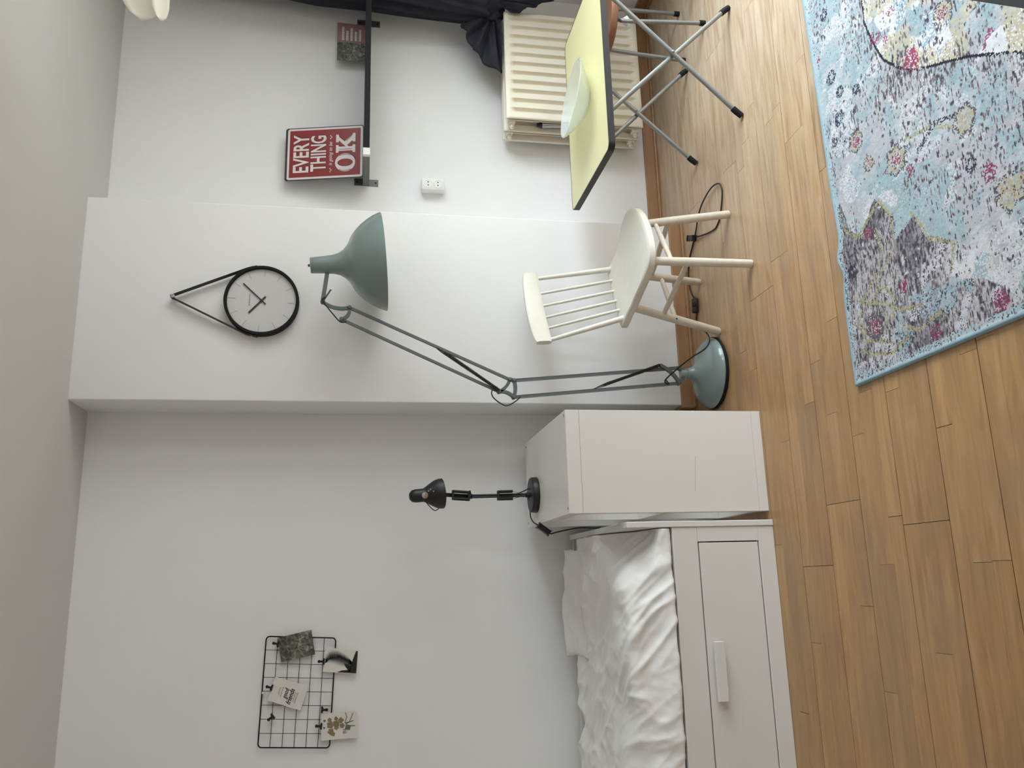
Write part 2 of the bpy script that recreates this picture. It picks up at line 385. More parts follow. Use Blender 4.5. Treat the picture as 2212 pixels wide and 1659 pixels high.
# floor: engineered oak boards, each three strips wide, running along the back wall
mb = MB(); mb.box((XL-0.2, YF-0.2, -0.12), (XR+0.2, YB+0.2, -0.010)); floor = struct(mb.build('floor', SUBF)); floor['label'] = 'warm oak strip floor'
bmu = bmesh.new(); vs = bmesh.ops.create_cube(bmu, size=1.0)['verts']
for v in vs: v.co += Vector((0.5, 0.5, -0.5))
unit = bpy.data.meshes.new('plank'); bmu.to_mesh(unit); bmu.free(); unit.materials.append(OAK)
PITCHB = 0.1905; SW = PITCHB/3
rowmin = int(math.floor((1.00-1.929)/PITCHB)); rowmax = int(math.ceil((YB-1.929)/PITCHB))
field = MB()
row0 = int(math.floor((YF-1.929)/PITCHB))
fixed = {0: 0.12, 3: 0.017, 4: 1.045}       # board ends seen in the photograph
for row in range(row0, rowmax):
    yb = 1.929 + PITCHB*row
    bx = fixed.get(row, random.uniform(-0.9, 1.1))
    ends = [bx + k*2.2 for k in range(-3, 3)]
    for s in range(3):
        y0 = yb + s*SW + (0.0014 if s == 0 else 0.0001); y1 = yb + (s+1)*SW - (0.0014 if s == 2 else 0.0001)
        y0, y1 = max(y0, YF), min(y1, YB)
        if y1-y0 < 0.004: continue
        cuts = set(ends)
        x = XL - random.uniform(0, 0.8)
        while x < XR:
            x += random.choice((0.55, 0.8, 0.95, 1.1, 1.25))*random.uniform(0.9, 1.1)
            if min(abs(x-e) for e in ends) > 0.22: cuts.add(x)
        cs = [XL] + sorted(c for c in cuts if XL+0.05 < c < XR-0.05) + [XR]
        for a, b in zip(cs, cs[1:]):
            g = 0.0008 if (b in ends or a in ends) else 0.0002
            if row >= rowmin and b > -1.0:
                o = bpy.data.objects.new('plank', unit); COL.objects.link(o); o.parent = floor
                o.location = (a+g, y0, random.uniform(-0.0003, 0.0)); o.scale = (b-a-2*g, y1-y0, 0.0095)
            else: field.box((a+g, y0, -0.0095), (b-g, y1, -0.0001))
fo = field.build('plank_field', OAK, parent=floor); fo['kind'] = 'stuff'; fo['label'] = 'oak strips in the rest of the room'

# ------------------------------------------------------------------ rug
def vnoise(p, q, seed):
    r = np.random.RandomState(seed).rand(256, 256)
    pi = np.floor(p).astype(int); qi = np.floor(q).astype(int); fp = p-pi; fq = q-qi
    fp = fp*fp*(3-2*fp); fq = fq*fq*(3-2*fq)
    g = lambda i, j: r[i % 256, j % 256]
    return (g(pi, qi)*(1-fp)+g(pi+1, qi)*fp)*(1-fq)+(g(pi, qi+1)*(1-fp)+g(pi+1, qi+1)*fp)*fq
def fbm(p, q, seed, oct=4):
    a = 0; w_ = 0; s = 1.0
    for k in range(oct):
        a = a + vnoise(p*s, q*s, seed+k)/s; w_ += 1/s; s *= 2.0
    return a/w_
def sst(x, a, b):
    t = np.clip((x-a)/(b-a), 0, 1); return t*t*(3-2*t)
def polydist(p, q, pts):
    d = np.full(p.shape, 9.0)
    for (a, b), (c, e) in zip(pts, pts[1:]):
        t = np.clip(((p-a)*(c-a)+(q-b)*(e-b))/((c-a)**2+(e-b)**2), 0, 1)
        d = np.minimum(d, np.hypot(p-a-t*(c-a), q-b-t*(e-b)))
    return d
def inpoly(p, q, pts):
    ins = np.zeros(p.shape, bool); n = len(pts)
    for i in range(n):
        (a, b), (c, e) = pts[i], pts[(i+1) % n]
        cond = ((b > q) != (e > q)) & (p < (c-a)*(q-b)/(e-b+1e-12)+a); ins ^= cond
    return ins
RX0, RY1, RW, RL = 0.555, 2.246, 1.95, 1.70
NX, NY = 520, 450
gx = np.linspace(0, RW, NX+1); gy = np.linspace(0, RL, NY+1)
PX, PY = np.meshgrid(gx, gy, indexing='ij')
wave = 0.010*np.sin(PX*9.0+0.5)*np.exp(-((PX-0.45)/0.25)**2)+0.012*np.exp(-((PX-0.42)/0.035)**2)-0.010*np.exp(-((PX-0.36)/0.03)**2)+0.030*np.clip((PX-0.7)/0.9, 0, 1.3)
YY = RY1 - PY + wave*np.exp(-PY/0.25)
XX = RX0 + PX + 0.012*(PY/1.0)*0.9 - 0.004
ZZ = 0.0095 + 0.0012*(vnoise(PX*160, PY*160, 5)-0.5) + 0.006*np.exp(-((PX-0.40)/0.05)**2)*np.exp(-(PY/0.12)**2)
edge = np.minimum(np.minimum(PX, RW-PX), np.minimum(PY, RL-PY))
ZZ = ZZ + 0.0025*np.exp(-((edge-0.006)/0.005)**2)
cp, cq = np.meshgrid((gx[:-1]+gx[1:])/2, (gy[:-1]+gy[1:])/2, indexing='ij')
A = lambda *c: np.array(lin(c))
def put(col, m, c): col[m] = c if np.ndim(c) == 1 else c[m]
big = fbm(cp*2.6+3, cq*2.6+7, 20, 5); med = fbm(cp*9, cq*9, 30, 4); str_ = vnoise(cp*70, cq*250, 41)*0.6+vnoise(cp*150, cq*265, 42)*0.4
cell = np.random.RandomState(3).rand(NX, NY)
rank = np.empty(str_.size); rank[np.argsort((str_+0.10*(cell-0.5)).ravel())] = np.linspace(0, 1, str_.size); rank = rank.reshape(str_.shape)
fine = fbm(cp*22+3, cq*30+8, 140, 3)
blue = sst(big+0.25*(med-0.5), 0.42, 0.58)
blue = np.clip(np.maximum(blue, (1.0-sst(cq+0.25*(med-0.5), 0.20, 0.40))*sst(cp, 0.35, 0.6)), 0, 1)*np.clip(0.35+1.6*(fine-0.22), 0, 1)
col = A(190, 187, 188)[None, None, :]*(1-blue[..., None]) + A(150, 168, 174)[None, None, :]*blue[..., None]
col = col*(0.90+0.20*cell[..., None])
put(col, (fbm(cp*14+5, cq*14, 77, 3) > 0.56) & (cell < 0.8), A(172, 170, 174))
star = [(0.505, 0.226), (0.437, 0.275), (0.369, 0.26), (0.414, 0.356), (0.304, 0.412), (0.257, 0.504), (0.179, 0.469), (0.10, 0.62), (0.0, 0.72), (0.0, 0.0), (0.60, 0.0), (0.60, 0.03), (0.50, 0.05), (0.449, 0.11)]
wig = (med-0.5)*0.08
dz = inpoly(cp+wig, cq-wig, star)
put(col, dz, A(172, 167, 169)*np.ones_like(col)*(0.88+0.24*cell[..., None]))
cont = [(1.30, 0.30), (1.148, 0.287), (1.075, 0.284), (0.994, 0.303), (0.905, 0.343), (0.871, 0.369), (0.811, 0.422), (0.778, 0.477), (0.734, 0.574), (0.698, 0.646), (0.659, 0.711), (0.60, 0.80), (0.62, 0.95)]
inside = inpoly(cp, cq, cont + [(0.75, 1.25), (1.1, 1.4), (1.5, 1.2), (1.6, 0.8), (1.5, 0.45)])
put(col, inside & (fbm(cp*4+1, cq*4+3, 93, 4) > 0.36), A(208, 206, 210)*np.ones_like(col)*(0.92+0.12*cell[..., None]))
put(col, inside & (fbm(cp*7+9, cq*7, 90, 4) > 0.54) & (cell < 0.7), A(184, 176, 152)); put(col, inside & (fbm(cp*9+2, cq*9+4, 95, 4) > 0.60) & (cell < 0.5), A(140, 166, 176))
clus = sst(fbm(cp*5+2, cq*5+5, 150, 4), 0.42, 0.62)
halo = np.exp(-(polydist(cp, cq, cont)/0.09)**2)*(~inside)
dens = 0.015+0.13*clus+0.24*halo
dens = np.where(dz, 0.34+0.46*sst(fbm(cp*6+1, cq*6+2, 60, 4), 0.36, 0.6), dens); dens = np.where(inside, 0.05+0.30*clus, dens)
put(col, (fbm(cp*10+6, cq*10+2, 190, 4) > 0.55) & (~dz) & (~inside) & (cell < 0.55), A(198, 196, 198))
put(col, (fbm(cp*7+16, cq*7+12, 195, 4) > 0.58) & (~dz) & (~inside) & (cell < 0.6), A(148, 166, 172))
put(col, rank > 1-dens*1.5, A(142, 137, 140))
put(col, rank > 1-dens, A(114, 108, 113))
put(col, rank > 1-dens*0.40, A(76, 71, 77))
put(col, inside & (fbm(cp*11+4, cq*11+1, 120, 3) > 0.70) & (cell < 0.6), A(150, 74, 102))
put(col, (polydist(cp+0.006*(med-0.5), cq+0.006*(fine-0.5), cont) < 0.0038) & (med+cell*0.45 > 0.66), A(44, 45, 54))
col = col*(0.86+0.26*fbm(cp*34, cq*44, 180, 3))[..., None]
# blue and pale threads breaking through the dark fields
put(col, dz & (fine > 0.64) & (cell < 0.6), A(186, 186, 192)); put(col, dz & (fbm(cp*8+11, cq*8+3, 170, 3) > 0.70) & (cell < 0.5), A(140, 164, 172))
# vines
for vine in ([(0.629, 0.02), (0.55, 0.03), (0.496, 0.041), (0.442, 0.108), (0.43, 0.17)], [(0.43, 0.20), (0.345, 0.209), (0.279, 0.147), (0.238, 0.089), (0.207, 0.179), (0.159, 0.258), (0.139, 0.357)],
             [(0.238, 0.089), (0.17, 0.06), (0.12, 0.09), (0.085, 0.198)], [(0.505, 0.226), (0.449, 0.11)], [(0.505, 0.226), (0.437, 0.275), (0.369, 0.26)], [(0.414, 0.356), (0.304, 0.412), (0.257, 0.504), (0.179, 0.469)],
             [(0.62, 0.38), (0.60, 0.48), (0.55, 0.56)],
             [(0.27, 0.05), (0.23, 0.12), (0.25, 0.20), (0.20, 0.24), (0.15, 0.22)], [(0.20, 0.06), (0.15, 0.09), (0.11, 0.15), (0.13, 0.20), (0.18, 0.19)], [(0.10, 0.05), (0.07, 0.11), (0.05, 0.20), (0.08, 0.28)], [(0.24, 0.16), (0.30, 0.20), (0.34, 0.27)], [(0.12, 0.24), (0.08, 0.32), (0.10, 0.42)]):
    put(col, (polydist(cp+0.008*(med-0.5), cq, vine) < 0.0060) & (cell+0.5*med < 0.80), A(158, 152, 118))
put(col, (polydist(cp, cq, [(0.56, 0.42), (0.60, 0.50), (0.56, 0.62)]) < 0.007) & (cell < 0.6), A(72, 70, 82))
# flowers: olive petals with a crimson heart
for (a, b, r, heart, petal) in ((0.74, 0.167, 0.036, 1, 1), (0.586, 0.329, 0.046, 1, 1), (0.64, 0.208, 0.026, 1, 1), (0.525, 0.38, 0.024, 1, 0), (1.12, 0.026, 0.03, 1, 0), (0.943, 0.124, 0.024, 2, 0),
        (0.424, 0.598, 0.024, 2, 0), (0.376, 0.652, 0.03, 1, 0), (1.022, 0.402, 0.02, 1, 0), (0.867, 0.589, 0.04, 1, 1), (0.43, 0.162, 0.03, 1, 0), (0.154, 0.138, 0.045, 1, 2), (0.052, 0.386, 0.03, 1, 0),
        (0.056, 0.617, 0.035, 1, 0), (0.406, 0.022, 0.022, 1, 0), (0.629, 0.015, 0.02, 1, 2), (0.86, 0.10, 0.03, 2, 0), (1.02, 0.09, 0.03, 2, 0), (0.90, 0.20, 0.022, 2, 0), (0.30, 0.70, 0.05, 0, 1), (0.35, 0.05, 0.03, 2, 2),
        (0.80, 0.06, 0.02, 2, 0), (1.25, 0.10, 0.025, 2, 0), (0.55, 0.60, 0.04, 0, 1), (0.22, 0.28, 0.03, 1, 0), (1.3, 0.5, 0.05, 1, 1), (1.1, 0.7, 0.06, 1, 1), (0.95, 0.85, 0.05, 1, 1)):
    d = np.hypot(cp-a, cq-b); th = np.arctan2(cq-b, cp-a); rr = r*(0.92+0.09*np.cos(6*th+a*40))*(0.70+0.6*fine)
    if petal == 1: put(col, (d < rr) & (cell < 0.60), A(170, 158, 132))
    if petal == 2: put(col, (d < rr) & (cell < 0.6), A(96, 88, 92))
    if petal == 1: put(col, (np.abs(d-rr*0.95) < 0.005) & (cell < 0.5), A(92, 84, 84))
    if heart == 1: put(col, (d < rr*(0.55 if petal else 0.85)) & (cell < 0.42), A(138, 62, 92))
    if heart == 2: put(col, (np.abs(d-rr*0.6) < r*0.3) & (cell < 0.62), A(66, 64, 78))
# woven edge binding
eb = np.minimum(np.minimum(cp, RW-cp), np.minimum(cq, RL-cq))
put(col, eb < 0.013, A(146, 168, 178)*np.ones_like(col)*(0.92+0.12*cell[..., None]))
put(col, (eb < 0.030) & (eb >= 0.013) & (cell < 0.55), A(160, 180, 186))
verts = np.stack([XX, YY, ZZ], -1).reshape(-1, 3)
idx = np.arange((NX+1)*(NY+1)).reshape(NX+1, NY+1)
quads = np.stack([idx[:-1, :-1], idx[1:, :-1], idx[1:, 1:], idx[:-1, 1:]], -1).reshape(-1, 4)[:, ::-1]
ring = np.concatenate([idx[:, 0], idx[-1, 1:], idx[::-1, -1][1:], idx[0, ::-1][1:-1]])
nb = len(verts); low = verts[ring].copy(); low[:, 2] = 0.0
verts = np.concatenate([verts, low])
sk = np.array([[ring[k], ring[(k+1) % len(ring)], nb+(k+1) % len(ring), nb+k] for k in range(len(ring))])
faces = np.concatenate([quads, sk]); nf = len(faces)
org = np.array([RX0+RW/2, RY1-RL/2, 0.0]); verts = verts-org
me = bpy.data.meshes.new('rug'); me.vertices.add(len(verts)); me.vertices.foreach_set('co', verts.astype(np.float32).ravel())
me.loops.add(nf*4); me.polygons.add(nf); me.polygons.foreach_set('loop_start', np.arange(0, nf*4, 4, dtype=np.int32))
me.loops.foreach_set('vertex_index', faces.astype(np.int32).ravel()); me.update(calc_edges=True); me.validate()
ca = me.attributes.new('weave', 'FLOAT_COLOR', 'FACE')
cc = np.ones((nf, 4), np.float32); cc[:NX*NY, :3] = np.clip(col, 0, 1).reshape(-1, 3); cc[NX*NY:, :3] = A(150, 184, 195)
ca.data.foreach_set('color', cc.ravel())
rm = bpy.data.materials.new('faded_woven_pile'); rm.use_nodes = True; N = rm.node_tree.nodes; L = rm.node_tree.links
at = N.new('ShaderNodeAttribute'); at.attribute_name = 'weave'; p = N['Principled BSDF']; p.inputs['Roughness'].default_value = 0.95; p.inputs['Specular IOR Level'].default_value = 0.1
L.new(at.outputs['Color'], p.inputs['Base Color'])
me.materials.append(rm)
rug = bpy.data.objects.new('rug', me); COL.objects.link(rug); rug.location = org
tag(rug, 'faded light blue and grey floral rug with pale blue edge on the oak floor', 'rug')

# ------------------------------------------------------------------ daybed, mattress, duvet
BY0, BY1, BX0, BX1 = 2.873, 3.725, -1.86, 0.192
bed = thing('daybed', (-0.83, 3.3, 0), 'white daybed with panelled drawers along the back wall', 'bed')
mb = MB(); mb.box((BX1-0.022, BY0, 0), (BX1, BY1, 0.566), bevel=0.0025); mb.build('end_panel', WHITE, bed)
mb = MB(); mb.box((BX0, BY0, 0), (BX0+0.022, BY1, 0.566), bevel=0.0025); mb.build('end_panel', WHITE, bed)
mb = MB(); mb.box((BX0+0.022, BY1-0.02, 0), (BX1-0.022, BY1, 0.553), bevel=0.0025); mb.build('back_panel', WHITE, bed)
ix0, ix1 = BX0+0.0225, BX1-0.0225; fy = BY0+0.004
mb = MB(); mb.box((ix0, fy, 0.300), (ix1, fy+0.022, 0.395), bevel=0.002); mb.build('front_rail', WHITE, bed)
mb = MB(); mb.box((ix0, fy, 0.0), (ix1, fy+0.022, 0.062), bevel=0.002); mb.build('plinth_rail', WHITE, bed)
mb = MB(); mb.box((0.117, fy, 0.0622), (ix1, fy+0.022, 0.2998), bevel=0.001); mb.build('stile', WHITE, bed)
mb = MB(); mb.box((-0.876, fy, 0.0622), (-0.806, fy+0.022, 0.2998), bevel=0.001); mb.build('stile', WHITE, bed)
mb = MB(); mb.box((ix0, fy, 0.0622), (-1.79, fy+0.022, 0.2998), bevel=0.001); mb.build('stile', WHITE, bed)
mb = MB(); mb.box((BX0+0.03, fy+0.03, 0.02), (BX1-0.03, BY1-0.025, 0.235)); mb.build('carcass', GAP, bed)
for (a, b, hx) in ((-0.802, 0.113, -0.33), (-1.786, -0.880, -1.333)):
    mb = MB(); mb.box((a, fy+0.001, 0.0665), (b, fy+0.019, 0.2955), bevel=0.0015); dr = mb.build('drawer', WHITE, bed)
    mb = MB(); mb.box((hx-0.1, fy-0.028, 0.241), (hx+0.1, fy-0.016, 0.279), bevel=0.0015)
    mb.box((hx-0.085, fy-0.016, 0.252), (hx-0.07, fy+0.001, 0.268)); mb.box((hx+0.07, fy-0.016, 0.252), (hx+0.085, fy+0.001, 0.268)); mb.build('handle', WHITE, dr)
mb = MB(); mb.box((BX0+0.026, BY0+0.032, 0.237), (BX1-0.026, BY1-0.024, 0.390), bevel=0.03, seg=4)
tag(mb.build('mattress', LINEN, smooth=True, org=(-0.83, 3.3, 0.237)), 'white mattress lying in the daybed under the rumpled duvet', 'mattress')

def duvet():
    nu, nv = 300, 190; P = []
    x0, x1 = -1.72, 0.166
    for i in range(nu+1):
        X = x0 + (x1-x0)*i/nu; row = []
        tp = max(0.0, min(1.0, (0.166-X)/0.22)); tp = tp*tp*(3-2*tp)          # falls away towards the end panel
        bul = 0.012*math.sin(X*7+1)+0.008*math.sin(X*15)
        ridge = 0.430 + (0.578-0.430)*tp + bul
        backh = 0.550 + 0.024*tp + 0.012*math.sin(X*5+0.6)
        yr = 2.945 + 0.03*math.sin(X*6.0)+0.02*(1-tp)
        over = 0.012*max(0, math.sin(X*4.2+2.6))
        prof = [(2.905, 0.405), (2.884-over, 0.403), (2.882-over, 0.43), (2.892, 0.43+(ridge-0.43)*0.45), (yr-0.02, ridge-0.02), (yr+0.03, ridge+0.002), (3.12, 0.5*(ridge+backh)+0.012), (3.35, backh+0.015), (3.56, backh+0.012), (3.645, backh-0.012), (3.672, 0.52), (3.66, 0.43)]
        sp = spline([Vector((0, a, b)) for a, b in prof], 12)
        L_ = [0.0]
        for a, b in zip(sp, sp[1:]): L_.append(L_[-1]+(b-a).length)
        for j in range(nv+1):
            s = L_[-1]*j/nv; k = 0
            while k < len(L_)-2 and L_[k+1] < s: k += 1
            t = (s-L_[k])/max(1e-9, L_[k+1]-L_[k]); pt = sp[k].lerp(sp[k+1], t); tan = (sp[k+1]-sp[k]).normalized(); nn = Vector((0, -tan.z, tan.y))
            v = s/L_[-1]
            q = Vector((X*3.0, s*3.0, 0.3)); wx = noise.noise(q*1.3)*0.35; wy = noise.noise(q*1.1+Vector((5, 2, 1)))*0.35
            # gathered creases on the hanging front, long soft ones on top, all from warped ridged noise
            def ridge_n(x, y, k): return (1-abs(noise.noise(Vector((x, y, k))))*1.7)
            fr = math.exp(-((v-0.16)/0.12)**2)*(0.40+0.60*math.exp(-((X-0.0)/0.26)**2)+0.30*math.exp(-((X+0.60)/0.20)**2))
            gx_ = X*0.80+s*0.60+0.05*wx; gy_ = -X*0.60+s*0.80
            c1 = max(0.0, ridge_n(gx_*13+wx*1.2, gy_*2.6, 1.0)); c1b = max(0.0, ridge_n(gx_*24+wy*1.5, gy_*5.0, 3.0))
            d = fr*(0.020*(c1**3-0.35) + 0.008*(c1b**3-0.3))
            tpz = math.exp(-((v-0.60)/0.30)**2)
            hx_ = X*0.42+s*0.90; hy_ = X*0.90-s*0.42
            c2 = max(0.0, ridge_n(hx_*7.5+wx, hy_*1.8, 7.0)); c3 = max(0.0, ridge_n(X*9+wy*1.3, s*6-wx, 9.0)); c4 = max(0.0, ridge_n(hx_*19+wy, hy_*5+wx, 12.0))
            d += tpz*(0.013*(c2**4-0.25)+0.008*(c3**4-0.25)+0.004*(c4**4-0.25))
            bk = math.exp(-((v-0.84)/0.07)**2)
            d += bk*(0.026*max(0.0, ridge_n(X*5+wx, s*4, 15.0))**2*tp - 0.008)
            d += 0.012*noise.noise(Vector((X*5, s*5, 2)))+0.005*noise.noise(Vector((X*14, s*14, 4)))+0.0015*noise.noise(Vector((X*45, s*45, 4)))
            if j < 6: d *= j/6
            row.append(Vector((X, pt.y, pt.z)) + nn*d)
        P.append(row)
    m_ = MB(); m_.grid(P)
    V0 = P[0]; V1 = P[-1]
    for R_ in (V0, V1):
        c = sum((Vector(q) for q in R_), Vector())/len(R_); vs_ = [m_.bm.verts.new(q) for q in R_]; cv = m_.bm.verts.new(c)
        for a, b in zip(vs_, vs_[1:]): m_.bm.faces.new((a, b, cv))
    bmesh.ops.remove_doubles(m_.bm, verts=m_.bm.verts, dist=1e-5)
    o = m_.build('duvet', LINEN, smooth=True, org=(-0.7, 3.3, 0.41), angle=180)
    return tag(o, 'crumpled white duvet heaped on the daybed', 'duvet')
duvet()

# pillow corner tucked at the back of the bed, leaning over the duvet
def pillow(c, ax, half, puff, name='pillow'):
    n = 26; top = []; bot = []
    ax = [Vector(a).normalized() for a in ax]
    for i in range(n+1):
        ra, rb = [], []
        for j in range(n+1):
            u = -1+2*i/n; v = -1+2*j/n
            e = max(0.0, (1-abs(u)**2.6))*max(0.0, (1-abs(v)**2.6)); h = puff*e**0.55
            pin = 1-0.10*(1-abs(u))*abs(v)**3 - 0.0
            wr = 0.016*noise.noise(Vector((u*2.5, v*2.5, c[0]*3)))+0.007*noise.noise(Vector((u*7, v*5, c[0])))
            base = Vector(c)+ax[0]*(u*half[0]*(1-0.07*(1-v*v)*abs(u)**4)+0.012*noise.noise(Vector((v*2, u*2, 3.0))))+ax[1]*(v*half[1]*(1-0.16*(1-u*u)*abs(v)**4)+0.020*noise.noise(Vector((u*2.2, v, 8.0))))+ax[2]*0.016*noise.noise(Vector((u*2, v*2, 5.0)))
            ra.append(base+ax[2]*(h+wr*min(1, e*3))); rb.append(base-ax[2]*(h*0.7))
        top.append(ra); bot.append(rb)
    m_ = MB(); m_.grid(top); m_.grid(bot); bmesh.ops.remove_doubles(m_.bm, verts=m_.bm.verts, dist=1e-4)
    return m_.build(name, LINEN, smooth=True, org=c, angle=180)
tag(pillow((-0.10, 3.560, 0.588), ((1, 0.05, -0.02), (0, 0.95, 0.24), (0, -0.24, 0.95)), (0.235, 0.105, 0), 0.026), 'crumpled white pillow at the back of the daybed on the wall side', 'pillow')

# ------------------------------------------------------------------ cube shelf unit beside the bed
KX0, KX1, KY0, KY1, KH = 0.226, 0.606, 2.895, 3.665, 0.77
cab = thing('shelf_unit', ((KX0+KX1)/2, (KY0+KY1)/2, 0), 'white cube shelf unit with open compartments standing between bed and chimney breast', 'shelf')
mb = MB(); mb.box((KX0, KY0, 0.7185), (KX1, KY1, KH), bevel=0.001); top = mb.build('top_board', SHELFW, cab)
mb = MB(); mb.box((KX0, KY0, 0), (KX1, KY1, 0.036), bevel=0.001); mb.build('bottom_board', SHELFW, cab)
mb = MB(); mb.box((KX0, KY0+0.0005, 0.0368), (KX1, KY0+0.045, 0.7177), bevel=0.0008); side = mb.build('side_board', SHELFW, cab)
mb = MB(); mb.box((KX0, KY1-0.045, 0.0368), (KX1, KY1-0.0005, 0.7177), bevel=0.0008); mb.build('side_board', SHELFW, cab)
ym = (KY0+KY1)/2
mb = MB(); mb.box((KX0+0.002, KY0+0.0455, 0.367), (KX1-0.002, KY1-0.0455, 0.385)); mb.build('middle_shelf', SHELFW, cab)
for z0, z1 in ((0.0368, 0.3668), (0.3852, 0.7177)):
    mb = MB(); mb.box((KX0+0.002, ym-0.009, z0), (KX1-0.002, ym+0.009, z1)); mb.build('divider', SHELFW, cab)
for (hx, hy) in ((0.588, 2.918), (0.246, 2.912), (0.586, 3.645), (0.244, 3.640)):
    mb = MB(); mb.box((hx-0.005, hy-0.003, KH-0.0004), (hx+0.005, hy+0.003, KH+0.0005)); mb.build('dowel_cap', HOLE, top)
mb = MB(); mb.obox((0.366, KY0+0.0002, 0.281), ((1, 0, -0.08), (0, 1, 0), (0.08, 0, 1)), (0.066, 0.0004, 0.0004)); mb.build('scratch', TICK, side)

# ------------------------------------------------------------------ black desk lamp on the shelf unit
tl = thing('desk_lamp', (0.350, 3.45, KH), 'black jointed desk lamp on top of the white shelf unit', 'lamp')
mb = MB(); mb.lathe([(0, 0.0), (0.0745, 0.0), (0.0755, 0.004), (0.0745, 0.022), (0.070, 0.028), (0.025, 0.0305), (0, 0.031)], (0.350, 3.45, KH), n=44); mb.build('base', BLACK, tl, smooth=True)
mb = MB(); mb.lathe([(0, 0.030), (0.011, 0.030), (0.011, 0.046), (0.007, 0.050), (0, 0.050)], (0.350, 3.45, KH), n=20); mb.build('socket', BLACK, tl, smooth=True)
elb = Vector((0.354, 3.525, 1.045)); bot = Vector((0.350, 3.45, 0.818)); hd = Vector((0.357, 3.43, 1.225))
for dx in (-0.004, 0.004):
    mb = MB(); mb.tube([bot+Vector((dx, 0, 0)), elb+Vector((dx, 0, 0))], 0.0045, 8); mb.build('lower_arm', BLACK, tl, smooth=True)
    mb = MB(); mb.tube([elb+Vector((dx, 0, 0)), hd+Vector((dx, 0, 0))], 0.0045, 8); mb.build('upper_arm', BLACK, tl, smooth=True)
def yat(z, lower):
    a, b = (bot, elb) if lower else (elb, hd); t = (z-a.z)/(b.z-a.z); return a.lerp(b, t)
for lower, za, zb in ((True, 0.872, 0.928), (False, 1.056, 1.122)):
    for sx in (-0.0155, 0.0155):
        a = yat(za, lower)+Vector((sx, -0.012, 0)); b = yat(zb, lower)+Vector((sx, -0.012, 0))
        hel = [a.lerp(b, k/240)+Vector((math.cos(k*0.62), math.sin(k*0.62), 0))*0.0052 for k in range(241)]
        mb = MB(); mb.tube(hel, 0.0016, 5); mb.build('spring', BLACK, tl, smooth=True)
        mb = MB(); e2 = yat(za-0.04 if lower else za-0.008, lower); mb.tube([a, e2+Vector((sx*0.3, -0.006, 0))], 0.0010, 5); mb.build('spring_hook', SPRING, tl)
    for zc in ((zb+0.003,) if lower else (za-0.003, zb+0.003)):
        c = yat(zc, lower); mb = MB(); mb.box((c.x-0.0205, c.y-0.018, c.z-0.004), (c.x+0.0205, c.y+0.004, c.z+0.004), bevel=0.001); mb.build('spring_bar', BLACK, tl)
mb = MB(); mb.lathe([(0, -0.010), (0.009, -0.010), (0.011, 0), (0.009, 0.010), (0, 0.010)], elb, (1, 0, 0), n=20); mb.build('elbow_knob', BLACK, tl, smooth=True)
mb = MB(); mb.tube([elb+Vector((0.010, 0, 0)), elb+Vector((0.022, -0.01, 0.004))], 0.005, 10); mb.build('elbow_screw', BLACK, tl, smooth=True)
hax = Vector((0.10, 0.16, -1)).normalized(); htop = Vector((0.344, 3.405, 1.312))
mb = MB(); mb.lathe([(0, 0.0), (0.014, 0.002), (0.024, 0.012), (0.0275, 0.028), (0.0275, 0.060), (0.031, 0.067), (0.044, 0.088), (0.056, 0.108), (0.062, 0.128), (0.0625, 0.140), (0.0605, 0.140), (0.060, 0.128), (0.054, 0.109), (0.042, 0.089), (0.026, 0.066), (0.0, 0.062)], htop, hax, n=44)
sh = mb.build('shade', BLACK, tl, smooth=True)
mb = MB(); c = htop+hax*0.064+Vector((-0.004, -0.0315, 0)); mb.lathe([(0, -0.003), (0.0125, -0.002), (0.013, 0.002), (0, 0.004)], c, (-0.1, -1, -0.1), n=24); mb.build('label_disc', CHROME, sh, smooth=True)
for (ox, oz, rr) in ((0.010, 0.078, 0.0030), (0.016, 0.086, 0.0028), (0.006, 0.098, 0.0028)):
    c = htop+hax*oz; mb = MB(); mb.lathe([(rr, 0), (rr*0.9, 0.003), (0, 0.004)], c+Vector((ox, -0.047-(oz-0.078)*0.5, 0)), (0, -1, 0), n=12); mb.build('screw', CHROME, sh, smooth=True)
mb = MB(); mb.tube(spline([htop+hax*0.064+Vector((-0.022, -0.014, 0)), htop+hax*0.085+Vector((-0.05, -0.016, 0)), htop+hax*0.108+Vector((-0.068, -0.01, 0)), htop+hax*0.128+Vector((-0.058, 0, 0))]), 0.002, 6); mb.build('head_wire', CORD, tl, smooth=True)
mb = MB(); mb.tube([hd, htop+hax*0.075], 0.006, 8); mb.build('head_joint', BLACK, tl, smooth=True)
mb = MB(); mb.tube(spline([(0.352, 3.452, 0.862), (0.362, 3.43, 0.835), (0.372, 3.42, 0.812), (0.372, 3.43, 0.803)]), 0.0024, 6); mb.build('base_wire', CORD, tl, smooth=True)
sw0, sw1 = Vector((0.2165, 3.36, 0.787)), Vector((0.183, 3.36, 0.741))
cpts = [(0.341, 3.47, 0.802), (0.307, 3.47, 0.794), (0.261, 3.45, 0.800), (0.232, 3.40, 0.798), (0.2165, 3.36, 0.787), (0.183, 3.36, 0.741), (0.186, 3.365, 0.713), (0.198, 3.40, 0.656), (0.209, 3.45, 0.581), (0.209, 3.50, 0.496), (0.209, 3.54, 0.3), (0.209, 3.58, 0.08), (0.209, 3.62, 0.004)]
mb = MB(); mb.tube(spline(cpts), 0.0026, 8); cd = mb.build('power_cord', CORD, tl, smooth=True)
mb = MB(); dv = (sw1-sw0).normalized(); mb.obox((sw0+sw1)/2, (dv, (0, 1, 0), dv.cross(Vector((0, 1, 0)))), ((sw1-sw0).length/2, 0.010, 0.011), bevel=0.004); mb.build('cord_switch', BLACK, cd, smooth=True)

